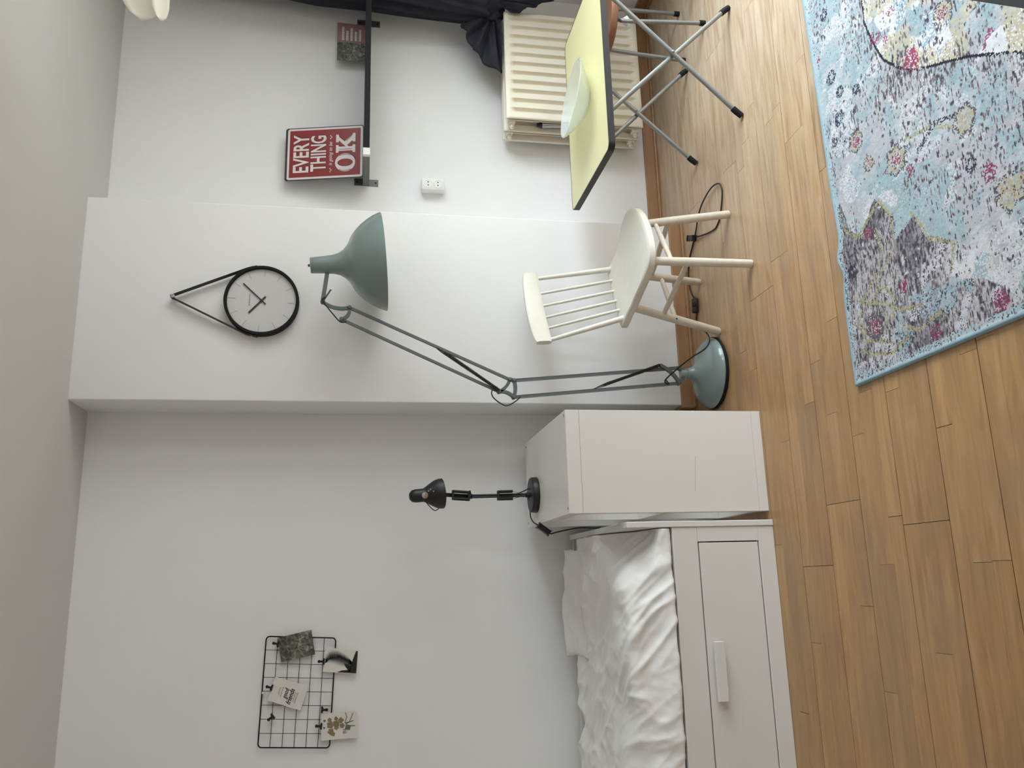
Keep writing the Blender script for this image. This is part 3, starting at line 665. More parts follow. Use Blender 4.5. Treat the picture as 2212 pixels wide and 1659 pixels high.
# ------------------------------------------------------------------ sage grey floor lamp
LX, LY = 0.852, 3.272
fl = thing('floor_lamp', (LX, LY, 0), 'tall sage grey jointed floor lamp with bell shade in front of the chimney breast', 'lamp')
mb = MB(); mb.lathe([(0, 0.013), (0.1525, 0.013), (0.1545, 0.016), (0.152, 0.024), (0.144, 0.036), (0.128, 0.050), (0.104, 0.062), (0.076, 0.071), (0.052, 0.079), (0.036, 0.089), (0.027, 0.101), (0.0225, 0.115), (0.021, 0.122), (0, 0.122)], (LX, LY, 0), n=72); base = mb.build('base', LAMPG, fl, smooth=True)
mb = MB(); mb.lathe([(0, 0), (0.154, 0), (0.1585, 0.005), (0.1575, 0.013), (0.15, 0.0135), (0, 0.0135)], (LX, LY, 0), n=72); mb.build('rubber_rim', RUBBER, base, smooth=True)
mb = MB(); mb.lathe([(0, 0.119), (0.0235, 0.119), (0.0235, 0.126), (0.0195, 0.128), (0.0175, 0.152), (0, 0.153)], (LX-0.004, LY, 0), n=28); mb.build('neck', LAMPG, fl, smooth=True)
P3 = lambda q, y=LY: Vector((q[0], y, q[1]))
def plate(pts, wid, th, name, y=LY, m=LAMPM):
    """flat curved strip in the lamp's plane"""
    p = [Vector((a[0], a[1])) for a in pts]; o_, i_ = [], []
    for k, q in enumerate(p):
        t = (p[min(k+1, len(p)-1)]-p[max(k-1, 0)]).normalized(); n_ = Vector((-t.y, t.x))
        o_.append(q+n_*wid/2); i_.append(q-n_*wid/2)
    b = MB(); b.prism([(a.x, a.y) for a in o_+i_[::-1]], (0, y-th/2, 0), (1, 0, 0), (0, 0, 1), (0, th, 0))
    return b.build(name, m, fl)
def bar(a, b, name, y=LY, w_=0.0065, th=0.008, m=LAMPM):
    A_, B_ = P3(a, y), P3(b, y); d = (B_-A_).normalized(); mb_ = MB()
    mb_.obox((A_+B_)/2, (d, (0, 1, 0), d.cross(Vector((0, 1, 0)))), ((B_-A_).length/2, th/2, w_), bevel=0.0015)
    return mb_.build(name, m, fl)
L1, L2, K1, K2, K3, K4 = (0.873, 0.160), (0.805, 0.165), (0.806, 0.887), (0.735, 0.890), (0.758, 0.951), (0.810, 0.905)
U1, U2, TIP = (1.103, 1.563), (1.052, 1.594), (1.125, 1.671)
plate([(0.876, 0.166), (0.864, 0.145), (0.848, 0.140), (0.828, 0.143), (0.803, 0.168)], 0.014, 0.022, 'foot_bracket')
bar(L1, K1, 'lower_arm'); bar(L2, K2, 'lower_arm')
plate(arc2(L2, (0.882, 0.248), -0.010), 0.014, 0.014, 'spring_bracket', LY-0.008)
plate(arc2(K4, K3, 0.008), 0.013, 0.016, 'knee_plate'); plate(arc2(K1, K2, 0.006), 0.014, 0.016, 'knee_plate'); plate(arc2(K3, K2, 0.008), 0.013, 0.016, 'knee_plate')
plate([(0.812, 0.909), (0.805, 0.880)], 0.013, 0.017, 'knee_plate')
bar(K4, U1, 'upper_arm'); bar(K3, U2, 'upper_arm')
plate(arc2(U1, TIP, 0.014), 0.013, 0.014, 'head_bracket'); plate(arc2(U2, U1, -0.012), 0.013, 0.014, 'head_bracket')
bar(TIP, (1.256, 1.655), 'shade_arm', w_=0.008, th=0.014)
mb = MB(); mb.tube([P3((1.132, 1.664), LY-0.012), P3((1.172, 1.638), LY-0.020)], 0.0036, 8); mb.build('tension_lever', LAMPM, fl, smooth=True)
for a, b, yy in (((0.882, 0.248), (0.775, 0.545), LY-0.014), ((0.882, 0.248), (0.787, 0.52), LY+0.012), ((0.760, 0.950), (0.951, 1.223), LY-0.012), ((0.766, 0.946), (0.935, 1.19), LY+0.012)):
    A_, B_ = P3(a, yy), P3(b, LY); d = (B_-A_).normalized(); u = d.orthogonal().normalized(); w2 = d.cross(u); nk = 520
    mb = MB(); mb.tube([A_.lerp(B_, k/nk)+(u*math.cos(k*0.75)+w2*math.sin(k*0.75))*(0.0052*min(1, 6*(1-k/nk)+0.15)) for k in range(nk+1)], 0.0020, 4); mb.build('spring', SPRING, fl, smooth=True)
for q in (L1, L2, K1, K2, K3, K4, U1, U2, TIP):
    mb = MB(); mb.lathe([(0.0085, -0.012), (0.0085, 0.010), (0.006, 0.013), (0, 0.0135)], P3(q), (0, -1, 0), n=16); mb.build('pivot_bolt', LAMPM, fl, smooth=True)
s0 = Vector((1.281, LY, 1.724)); sax = Vector((0.027, 0, -0.289)).normalized()
prof = [(0.0, 0), (0.031, 0), (0.033, 0.002), (0.0365, 0.06), (0.040, 0.095), (0.047, 0.118), (0.060, 0.138), (0.076, 0.152), (0.092, 0.162), (0.101, 0.166), (0.118, 0.176), (0.138, 0.192), (0.158, 0.213), (0.177, 0.239), (0.192, 0.264), (0.201, 0.285), (0.2055, 0.298)]
prof2 = [(max(0.0, r-0.003), h+0.002) for r, h in prof[::-1]]
mb = MB(); mb.lathe(prof+prof2[:-1]+[(0, 0.004)], s0, sax, n=80); shd = mb.build('shade', LAMPG, fl, smooth=True, angle=60)
mb = MB(); mb.lathe([(0.006, -0.002), (0.006, -0.006), (0.0045, -0.010), (0, -0.0105)], s0, sax, n=16); mb.lathe([(0.006, 0), (0, 0)], s0, sax, n=16); mb.build('finial', LAMPM, shd, smooth=True)
mb = MB(); mb.lathe([(0, 0.09), (0.018, 0.09), (0.018, 0.15), (0.03, 0.18), (0.032, 0.21), (0.02, 0.235), (0, 0.24)], s0, sax, n=28); mb.build('bulb', OUTLET, shd, smooth=True)
for pts in ([(0.765, 3.262, 0.962), (0.755, 3.25, 0.985), (0.723, 3.24, 0.978), (0.693, 3.24, 0.931), (0.709, 3.24, 0.892), (0.733, 3.255, 0.865)],
            [(1.145, 3.262, 1.655), (1.132, 3.25, 1.668), (1.119, 3.25, 1.668), (1.048, 3.25, 1.612), (1.033, 3.25, 1.592), (1.040, 3.262, 1.575)]):
    mb = MB(); mb.tube(spline(pts), 0.0026, 7); mb.build('cable_loop', CORD, fl, smooth=True)
SWP = Vector((1.198, 3.376, 0.012))
cpts = [(0.815, 3.262, 0.225), (0.795, 3.25, 0.218), (0.806, 3.23, 0.242), (0.843, 3.16, 0.208), (0.882, 3.12, 0.157), (0.912, 3.10, 0.108), (0.956, 3.125, 0.073), (1.013, 3.20, 0.050), (1.050, 3.275, 0.035), (1.085, 3.345, 0.016), (1.115, 3.385, 0.006), (1.141, 3.40, 0.004), SWP+Vector((-0.03, 0.006, -0.006)), SWP+Vector((0.03, 0.012, -0.006)), (1.27, 3.425, 0.004), (1.337, 3.448, 0.004), (1.40, 3.44, 0.004), (1.451, 3.413, 0.004), (1.523, 3.337, 0.004), (1.575, 3.28, 0.010), (1.612, 3.222, 0.016), (1.640, 3.15, 0.015), (1.649, 3.09, 0.012), (1.637, 3.041, 0.008), (1.610, 3.022, 0.006), (1.579, 3.025, 0.004), (1.53, 3.045, 0.004), (1.491, 3.067, 0.004), (1.468, 3.105, 0.004), (1.466, 3.14, 0.004), (1.482, 3.22, 0.004), (1.504, 3.303, 0.009), (1.512, 3.335, 0.012), (1.522, 3.36, 0.010)]
mb = MB(); mb.tube(spline(cpts, 6), 0.0032, 7); cd = mb.build('power_cord', CORD, fl, smooth=True)
mb = MB(); mb.obox(SWP+Vector((0, 0.003, 0.002)), ((1, -0.1, 0), (0.1, 1, 0), (0, 0, 1)), (0.034, 0.015, 0.0125), bevel=0.006); mb.obox(SWP+Vector((0.002, -0.008, 0.012)), ((1, 0, 0), (0, 1, 0.3), (0, -0.3, 1)), (0.010, 0.008, 0.007), bevel=0.003); mb.build('foot_switch', BLACK, cd, smooth=True)
mb = MB(); mb.obox((1.515, 3.345, 0.018), ((0.4, 1, 0.05), (1, -0.4, 0), (0, 0, 1)), (0.028, 0.010, 0.008), bevel=0.004); mb.build('cable_tie', BLACK, cd, smooth=True)

# ------------------------------------------------------------------ white spindle chair
CC = Vector((1.241, 3.083, 0)); SD = Vector((0.900, 0.436, 0)).normalized(); FW = Vector((0.436, -0.900, 0)).normalized(); UP = Vector((0, 0, 1))
ch = thing('spindle_chair', (CC.x, CC.y, 0), 'white spindle-back wooden chair beside the floor lamp', 'chair')
loc = lambda s, w_, z: CC + SD*s + FW*w_ + UP*z
feet = {'A': Vector((1.471, 2.978, 0)), 'B': Vector((1.187, 2.824, 0)), 'C': Vector((1.297, 3.340, 0)), 'D': Vector((1.014, 3.180, 0))}
tops = {'A': loc(0.135, 0.125, 0.398), 'B': loc(-0.125, 0.165, 0.398), 'C': loc(0.105, -0.115, 0.398), 'D': loc(-0.110, -0.105, 0.398)}
feet['A'] += Vector((-0.002, 0.008, 0)); feet['B'] += Vector((0, 0.010, 0))
outl = [(-0.168, -0.168), (-0.172, -0.150), (-0.160, -0.09), (-0.157, -0.02), (-0.168, 0.06), (-0.176, 0.13), (-0.166, 0.185), (-0.125, 0.222), (-0.05, 0.238), (0.03, 0.236), (0.10, 0.222), (0.165, 0.190), (0.205, 0.14), (0.212, 0.08), (0.198, 0.01), (0.180, -0.06), (0.172, -0.13), (0.170, -0.160), (0.160, -0.172), (0.0, -0.180), (-0.155, -0.174)]
ol = spline([Vector((a, b, 0)) for a, b in outl + outl[:1]], 4)[:-1]
def seatz(s, w_):
    rim = max(0.0, 1-((s-0.015)/0.19)**2)*max(0.0, 1-((w_-0.03)/0.22)**2)
    return 0.432 - 0.010*rim + 0.016*max(0.0, min(1.0, (-0.05-w_)/0.10)) - 0.006*max(0, (w_-0.14)/0.1)
mb = MB(); rings = []
cen = Vector((0.01, 0.03, 0))
for sc, zt in ((0.0, 0), (0.35, 0), (0.7, 0), (0.9, 0), (0.97, -0.0005), (1.0, -0.005), (1.0, -0.027), (0.975, -0.033), (0.0, -0.034)):
    ring_ = []
    for q in ol:
        v = cen + (q-cen)*max(sc, 0.001); ring_.append(loc(v.x, v.y, seatz(v.x, v.y)+zt))
    rings.append(ring_)
mb.grid([[rings[k][i] for k in range(len(rings))] for i in range(len(ol))], close_u=True)
mb.build('seat', CHAIRW, ch, smooth=True)
for k in 'ABCD':
    a, b = tops[k]+UP*0.012, feet[k]; mb = MB(); mb.tube([a, a.lerp(b, 0.5), a.lerp(b, 0.985), b], [0.0165, 0.0180, 0.0165, 0.0145], 18); lg = mb.build('leg', LEGW, ch, smooth=True)
def onleg(k, z):
    a, b = tops[k], feet[k]; return a.lerp(b, (a.z-z)/(a.z-b.z))
for a, b, za, zb in (('A', 'B', 0.318, 0.318), ('A', 'C', 0.262, 0.255), ('B', 'D', 0.255, 0.262), ('C', 'D', 0.205, 0.205)):
    p_, q_ = onleg(a, za), onleg(b, zb); mb = MB(); mb.tube([p_, p_.lerp(q_, 0.2), p_.lerp(q_, 0.5), p_.lerp(q_, 0.8), q_], [0.0085, 0.0105, 0.0115, 0.0105, 0.0085], 14); mb.build('stretcher', LEGW, ch, smooth=True)
for k, z in (('B', 0.320), ('D', 0.207)):
    q = onleg(k, z); dr_ = (Vector((0, 0, 1.5))-q); dr_.z = 0; dr_.normalize()
    mb = MB(); mb.lathe([(0.0045, 0.0), (0, 0.0008)], q+dr_*0.0172, dr_, n=14); mb.build('dowel_plug', HOLE, ch)
cr0, cr1 = Vector((0.950, 3.195, 0.770)), Vector((1.325, 3.395, 0.778)); back = -FW
def crest(t): return cr0.lerp(cr1, t) + back*(0.030*4*t*(1-t)) 
secs = []
for k in range(21):
    t = k/20; c = crest(t); e = max(0.0, 1-abs(2*t-1)**14); hh = 0.036+0.004*(1-(2*t-1)**2); th = 0.0115
    row = []
    for m_ in range(16):
        a = 2*PI*m_/16; ca_, sa_ = math.cos(a), math.sin(a)
        x_ = th*math.copysign(abs(ca_)**0.6, ca_); z_ = hh*math.copysign(abs(sa_)**0.55, sa_)*(0.86+0.14*e)
        row.append(c + FW*x_ + UP*z_ + back*(0.10*z_))
    secs.append(row)
mb = MB(); mb.grid([[secs[k][m_] for k in range(21)] for m_ in range(16)], close_u=True)
mb.bm.verts.ensure_lookup_table()
for row in (secs[0], secs[-1]):
    mb.bm.faces.new([mb.bm.verts.new(p_) for p_ in row])
bmesh.ops.remove_doubles(mb.bm, verts=mb.bm.verts, dist=1e-5); mb.build('crest_rail', CHAIRW, ch, smooth=True)
for k in range(6):
    t = (0.05, 0.245, 0.415, 0.585, 0.755, 0.95)[k]; s = -0.148 + 0.296*k/5
    w_ = -0.135 - 0.018*(1-(2*k/5-1)**2); a = loc(s, w_, seatz(s, w_)-0.006); b = crest(t)-UP*0.028; outer = k in (0, 5)
    mb = MB(); r_s = [0.0125, 0.0115, 0.0085] if outer else [0.0065, 0.0075, 0.0058]
    mb.tube([a, a.lerp(b, 0.35), b], r_s, 12); mb.build('spindle', CHAIRW, ch, smooth=True)

# ------------------------------------------------------------------ yellow folding table
TX0, TX1, TY0, TY1, TZ = 1.608, 2.462, 2.757, 3.333, 0.583
tb = thing('folding_table', (2.05, 3.03, 0), 'pale yellow folding table with black edge and crossed grey tube legs', 'table')
def rrect(x0, x1, y0, y1, r, n=6):
    out = []
    for cx_, cy_, a0 in ((x1-r, y1-r, 0), (x0+r, y1-r, 90), (x0+r, y0+r, 180), (x1-r, y0+r, 270)):
        out += [(cx_+r*math.cos(math.radians(a0+90*k/n)), cy_+r*math.sin(math.radians(a0+90*k/n))) for k in range(n+1)]
    return out
mb = MB(); mb.prism(rrect(TX0+0.004, TX1-0.004, TY0+0.004, TY1-0.004, 0.026), (0, 0, TZ-0.018), (1, 0, 0), (0, 1, 0), (0, 0, 0.018)); mb.build('table_top', YELLOW, tb)
mb = MB(); mb.ringprism(rrect(TX0, TX1, TY0, TY1, 0.03), rrect(TX0+0.0045, TX1-0.0045, TY0+0.0045, TY1-0.0045, 0.0255), (0, 0, TZ-0.0255), (1, 0, 0), (0, 1, 0), (0, 0, 0.026)); mb.build('edge_band', BLACK, tb)
for x in (1.80, 2.335):
    mb = MB(); mb.box((x-0.012, 2.80, TZ-0.030), (x+0.012, 3.27, TZ-0.0185)); mb.build('under_rail', TUBE, tb)
for (y, xa, xb) in ((2.787, 1.808, 2.330), (3.252, 1.845, 2.345)):
    for a, b, yo in ((xa, 2.338, 0.0), (xb, 1.800, 0.019)):
        yy = y+yo; A_ = Vector((a, yy, 0.008)); B_ = Vector((b, yy, TZ-0.03))
        mb = MB(); mb.tube([A_.lerp(B_, 0.03), B_], 0.0098, 14); lg = mb.build('leg', TUBE, tb, smooth=True)
        mb = MB(); mb.tube([A_+Vector((0, 0, -0.004)), A_.lerp(B_, 0.035), A_.lerp(B_, 0.06)], [0.0120, 0.0130, 0.0125], 14); mb.build('foot_cap', RUBBER, lg, smooth=True)
    A_ = Vector((xa, y, 0.008)); B_ = Vector((2.338, y, TZ-0.03)); c = A_.lerp(B_, 0.5)
    mb = MB(); mb.lathe([(0.006, 0.008), (0.006, 0.0125), (0.003, 0.015), (0, 0.015)], c, (0, -1, 0), n=14); mb.build('pivot_bolt', TUBE, tb, smooth=True)

# glass bowl with a slanting rim
BCX, BCY = 1.972, 3.005
bo, bi = [], []
for (r, h) in ((0.0, 0.004), (0.045, 0.0015), (0.058, 0.004), (0.085, 0.016), (0.115, 0.034), (0.142, 0.053), (0.160, 0.068), (0.166, 0.074)): bo.append((r, h))
mb = MB(); n = 64
def bowlpt(r, h, a):
    x = r*math.cos(a); k = (r/0.166)**1.5
    return (BCX+x, BCY+r*0.97*math.sin(a), TZ+h - 0.024*k*x/0.166*(h/0.074) + 0.0*k)
R_ = []
for (r, h) in bo[1:]+[(r*0.975, h+0.003) for r, h in bo[1:][::-1]]:
    R_.append([bowlpt(r, h, 2*PI*k/n) for k in range(n)])
R_ = [[(BCX, BCY, TZ+0.0015)]*n] + R_ + [[(BCX, BCY, TZ+0.0055)]*n]
mb.grid([[R_[j][k] for j in range(len(R_))] for k in range(n)], close_u=True); bmesh.ops.remove_doubles(mb.bm, verts=mb.bm.verts, dist=1e-5)
tag(mb.build('glass_bowl', BOWLG, smooth=True, org=(BCX, BCY, TZ), angle=60), 'pale green glass bowl standing on the yellow table', 'bowl')

# ------------------------------------------------------------------ stool behind the table
st = thing('stool', (2.555, 3.19, 0), 'brown wooden seat on grey tube legs behind the yellow table', 'stool')
def superell(a, b, n_, k): 
    t = 2*PI*k/48; c, s = math.cos(t), math.sin(t); return (math.copysign(abs(c)**(2/n_), c)*a, math.copysign(abs(s)**(2/n_), s)*b)
mb = MB(); rows = []
for k in range(48):
    q = superell(0.235, 0.185, 2.7, k); row = []
    for sc, z in ((0.001, 0.438), (0.5, 0.436), (0.9, 0.444), (0.985, 0.446), (1.0, 0.440), (1.0, 0.420), (0.98, 0.415), (0.001, 0.414)): row.append((2.560+q[0]*sc, 3.19+q[1]*sc, z))
    rows.append(row)
mb.grid(rows, close_u=True); mb.build('seat', BROWN, st, smooth=True)
for f0, t0, ce in (((2.433, 3.045), (2.418, 3.06), (2.47, 3.10)), ((2.411, 3.290), (2.425, 3.28), (2.47, 3.25)), ((2.685, 3.312), (2.67, 3.30), (2.63, 3.26)), ((2.700, 3.060), (2.685, 3.07), (2.64, 3.11))):
    mb = MB(); mb.tube(spline([(f0[0], f0[1], 0.006), (f0[0]*0.5+t0[0]*0.5, f0[1]*0.5+t0[1]*0.5, 0.2), (t0[0], t0[1], 0.365), (t0[0]*0.8+ce[0]*0.2, t0[1]*0.8+ce[1]*0.2, 0.393), (ce[0]*0.6+t0[0]*0.4, ce[1]*0.6+t0[1]*0.4, 0.4045), (ce[0], ce[1], 0.4045)], 5), 0.0095, 12); lg = mb.build('leg', TUBE, st, smooth=True)
    mb = MB(); mb.lathe([(0, 0), (0.0125, 0), (0.013, 0.003), (0.0125, 0.026), (0.0098, 0.027), (0.0098, 0.01)], (f0[0], f0[1], 0), n=16); mb.build('foot_cap', RUBBER, lg, smooth=True)
for y in (3.09, 3.24):
    mb = MB(); mb.box((2.46, y, 0.397), (2.645, y+0.03, 0.4135)); mb.build('under_frame', TUBE, st)
mb = MB(); mb.obox((2.43, 3.075, 0.362), ((0.8, -0.1, 0.6), (0.1, 1, 0), (-0.6, 0, 0.8)), (0.020, 0.0006, 0.020)); mb.build('paper_tag', PAPER, st)

# ------------------------------------------------------------------ radiator
rd = thing('radiator', (2.5, 3.70, 0.13), 'cream panel radiator on the back wall behind the yellow table', 'radiator')
def rpanel(x0, x1, z0, z1, yf, name):
    NXr, NZr = 221, 60; P = []; xs_ = np.linspace(x0, x1, NXr); zs_ = np.linspace(z0, z1, NZr)
    fl_ = [x0+0.047+k*0.0512 for k in range(11)]
    for x in xs_:
        row = []
        for z in zs_:
            d = 0.0
            fz = max(0.0, min(1.0, (z-z0-0.030)/0.016))*max(0.0, min(1.0, (z1-0.030-z)/0.016)); fz = fz*fz*(3-2*fz)
            for c in fl_:
                t = abs(x-c)/0.0125
                if t < 1: d = max(d, 1-(max(0.0, t-0.35)/0.65)**1.6)
            e = min(x-x0, x1-x, z-z0, z1-z); rnd = 0.006*max(0.0, 1-e/0.007)**2
            row.append(Vector((x, yf+0.0175*d*fz+rnd, z)))
        P.append(row)
    b = MB(); b.grid(P); b.box((x0+0.0005, yf+0.0190, z0+0.0005), (x1-0.0005, yf+0.0225, z1-0.0005))
    return b.build(name, RADI, rd, smooth=True, angle=50)
rpanel(2.196, 2.796, 0.135, 0.832, 3.548, 'front_panel')
rpanel(2.172, 2.80, 0.135, 0.832, 3.628, 'middle_panel')
mb = MB(); mb.box((2.160, 3.690, 0.14), (2.80, 3.708, 0.828), bevel=0.005); mb.build('rear_panel', RADI, rd, smooth=True)
mb = MB()
for k in range(24): 
    x = 2.225+k*0.0235; mb.box((x, 3.571, 0.17), (x+0.002, 3.625, 0.80))
fo = mb.build('fin_bank', RADI, rd); fo['kind'] = 'stuff'
for (x, y, z) in ((2.168, 3.665, 0.80), (2.168, 3.665, 0.165), (2.185, 3.596, 0.80), (2.185, 3.596, 0.165)):
    mb = MB(); mb.lathe([(0, 0), (0.011, 0), (0.011, 0.022), (0.006, 0.024), (0.006, 0.028), (0, 0.028)], (x+0.008, y, z), (-1, 0, 0), n=18); mb.box((x+0.004, y-0.022, z-0.016), (x+0.030, y+0.022, z+0.016), bevel=0.003); mb.build('end_fitting', RADI, rd, smooth=True)
mb = MB(); mb.tube([(2.196, 3.598, 0.672), (2.198, 3.598, 0.648)], [0.0095, 0.0165], 16); mb.build('valve_cap', BLACK, rd, smooth=True)
mb = MB(); mb.tube([(2.198, 3.598, 0.648), (2.200, 3.598, 0.632), (2.204, 3.598, 0.55), (2.209, 3.598, 0.42)], [0.0165, 0.0145, 0.013, 0.012], 16); mb.build('valve_pipe', CHROME, rd, smooth=True)
for x in (2.30, 2.70):
    mb = MB(); mb.box((x-0.012, 3.706, 0.20), (x+0.012, 3.7505, 0.76)); mb.build('wall_bracket', RADI, rd)

# ------------------------------------------------------------------ double socket
so = thing('wall_socket', (1.898, 3.75, 1.18), 'white double wall socket below the black shelf', 'socket')
mb = MB(); mb.box((1.868, 3.700, 1.126), (1.928, 3.7505, 1.236), bevel=0.004); mb.build('socket_box', OUTLET, so, smooth=True)
for z in (1.205, 1.157):
    mb = MB(); mb.lathe([(0.0215, 0.0002), (0.021, 0.0016), (0.0185, 0.0016), (0.0180, 0.0004), (0, 0.0004)], (1.898, 3.700, z), (0, -1, 0), n=32); f2 = mb.build('socket_face', OUTLET, so, smooth=True)
    for dx, dz in ((-0.008, 0), (0.008, 0)):
        mb = MB(); mb.lathe([(0.0032, 0.0011), (0, 0.0012)], (1.898+dx, 3.700, z+dz), (0, -1, 0), n=12); mb.build('pin_hole', HOLE, f2)

# ------------------------------------------------------------------ wall shelf with sign and cards
shf = thing('wall_shelf', (2.4, 3.75, 1.50), 'long black shelf board on steel brackets on the back wall', 'shelf')
mb = MB(); mb.box((1.926, 3.445, 1.490), (2.93, 3.742, 1.5165), bevel=0.001); mb.build('shelf_board', BLACKM, shf)
for x in (1.908, 2.80):
    mb = MB(); mb.box((x-0.017, 3.4605, 1.4885), (x+0.017, 3.7505, 1.4895 if x > 2 else 1.519)); ar = mb.build('bracket_arm', ZINC, shf)
    for za, zb, z in ((1.445, 1.488, 1.458), (1.5195, 1.560, 1.547)):
        mb = MB(); mb.box((x-0.017, 3.7462, za), (x+0.017, 3.7502, zb)); pl = mb.build('mounting_plate', ZINC, shf)
        mb = MB(); mb.lathe([(0.0045, 0.0002), (0, 0.0006)], (x, 3.7462, z), (0, -1, 0), n=12); mb.build('screw_hole', HOLE, pl)
mb = MB(); mb.box((1.8905, 3.440, 1.4875), (1.9257, 3.4603, 1.5195), bevel=0.001); mb.build('end_cap', OUTLET, shf)

sg = thing('metal_sign', (2.015, 3.63, 1.5170), 'red and white tin sign reading EVERYTHING is going to be OK on the black shelf', 'sign')
SO = Vector((1.874, 3.628, 1.5172)); SU = Vector((1, 0, 0)); SV = Vector((-0.006, 0.075, 0.368)); SH = SV.length; SV.normalize(); SN = SU.cross(SV).normalized()
if SN.y > 0: SN = -SN
SWd = 0.276
bow = lambda a, b: 0.010*(4*b*(1-b))*(abs(2*a-1))**2 - 0.012*(b**3)*abs(2*a-1)
def sgrid(a0, a1, b0, b1, off, name, m, par, rad=0.0, thick=None):
    nA, nB = 24, 32; P = []
    for i in range(nA+1):
        row = []
        for j in range(nB+1):
            a = a0+(a1-a0)*i/nA; b = b0+(b1-b0)*j/nB
            row.append(SO+SU*(a*SWd)+SV*(b*SH)+SN*(off))
        P.append(row)
    b_m = MB(); b_m.grid(P); return b_m.build(name, m, par)
def splate(a0, a1, b0, b1, r, off, th, name, m, par=None):
    b_m = MB(); b_m.prism(rrect(a0*SWd, a1*SWd, b0*SH, b1*SH, r), SO+SN*off, SU, SV, SN*th); return b_m.build(name, m, par or sg)
splate(0, 1, 0, 1, 0.012, 0.0, 0.0015, 'tin_plate', SIGNE)
splate(0.018, 0.982, 0.012, 0.972, 0.010, 0.0015, 0.0006, 'white_border', SIGNW)
splate(0.055, 0.945, 0.040, 0.945, 0.003, 0.0021, 0.0004, 'red_field', SIGNR)
SOF = SO + SN*0.0025
def stext(body, a0, a1, b0, b1, m, shear=0, bold=0.0, name='lettering', off=0.0):
    o = SOF+SU*(a0*SWd)+SV*(b0*SH)+SN*off
    return text_mb(body, o, SU, SV, SN, (a1-a0)*SWd, (b1-b0)*SH, shear, bold).build(name, m, sg)
for off, m_, dx in ((0.0, SIGNK, 0.010), (0.0005, SIGNW, 0.0)):
    stext('EVERY', 0.14+dx, 0.86+dx, 0.695-dx*0.7, 0.895-dx*0.7, m_, bold=0.022, off=off)
    stext('THING', 0.15+dx, 0.83+dx, 0.475-dx*0.7, 0.675-dx*0.7, m_, bold=0.022, off=off)
stext('is going to be', 0.25, 0.70, 0.385, 0.445, SIGNW, shear=0.35, bold=0.006)
for a0 in (0.12, 0.75):
    pts = [(a0+0.08*k/10, 0.415+0.012*math.sin(k*0.9)) for k in range(11)]
    mb = MB(); mb.tube([SOF+SU*(a*SWd)+SV*(b*SH)+SN*0.0006 for a, b in pts], 0.0018, 5); mb.build('flourish', SIGNW, sg)
el = lambda ca_, cb, ra, rb, n=40: [(ca_+ra*math.cos(2*PI*k/n), cb+rb*math.sin(2*PI*k/n)) for k in range(n)]
for off, m_, dx in ((0.0, SIGNK, 0.012), (0.0005, SIGNW, 0.0)):
    mb = MB(); ca_, cb = (0.295+dx)*SWd, (0.232-dx*0.6)*SH
    mb.ringprism(el(ca_, cb, 0.170*SWd, 0.128*SH), el(ca_, cb, 0.072*SWd, 0.098*SH), SOF+SN*off, SU, SV, SN*0.0004); mb.build('letter_o', m_, sg)
    kp = [(0, 0), (0.40, 0), (0.40, 0.13), (0.31, 0.16), (0.31, 0.36), (0.38, 0.42), (0.62, 0.16), (0.55, 0.13), (0.55, 0), (1.0, 0), (1.0, 0.13), (0.90, 0.16), (0.58, 0.56), (0.82, 0.84), (0.95, 0.87), (0.95, 1.0), (0.55, 1.0), (0.55, 0.87), (0.63, 0.84), (0.31, 0.50), (0.31, 0.84), (0.40, 0.87), (0.40, 1.0), (0, 1.0), (0, 0.87), (0.09, 0.84), (0.09, 0.16), (0, 0.13)]
    mb = MB(); mb.prism([((0.485+dx+0.365*x)*SWd, (0.105-dx*0.6+0.248*y)*SH) for x, y in kp], SOF+SN*off, SU, SV, SN*0.0004); bmesh.ops.triangulate(mb.bm, faces=[f for f in mb.bm.faces if len(f.verts) > 4]); mb.build('letter_k', m_, sg)
for a in (0.165, 0.425):
    mb = MB(); mb.tube([SOF+SU*((a+ (-0.022 if a < 0.3 else 0.022)*(1-(k/6-1)**2))*SWd)+SV*((0.232+0.075*(k/6-1))*SH)+SN*0.0011 for k in range(13)], 0.0011, 5); mb.build('inline_stroke', SIGNK, sg)
mb = MB(); mb.tube([SOF+SU*(0.548*SWd)+SV*(0.15*SH)+SN*0.0011, SOF+SU*(0.548*SWd)+SV*(0.31*SH)+SN*0.0011], 0.0011, 5); mb.build('inline_stroke', SIGNK, sg)
mb = MB(); mb.tube([SOF+SU*(0.70*SWd)+SV*(0.225*SH)+SN*0.0011, SOF+SU*(0.79*SWd)+SV*(0.155*SH)+SN*0.0011], 0.0011, 5); mb.build('inline_stroke', SIGNK, sg)

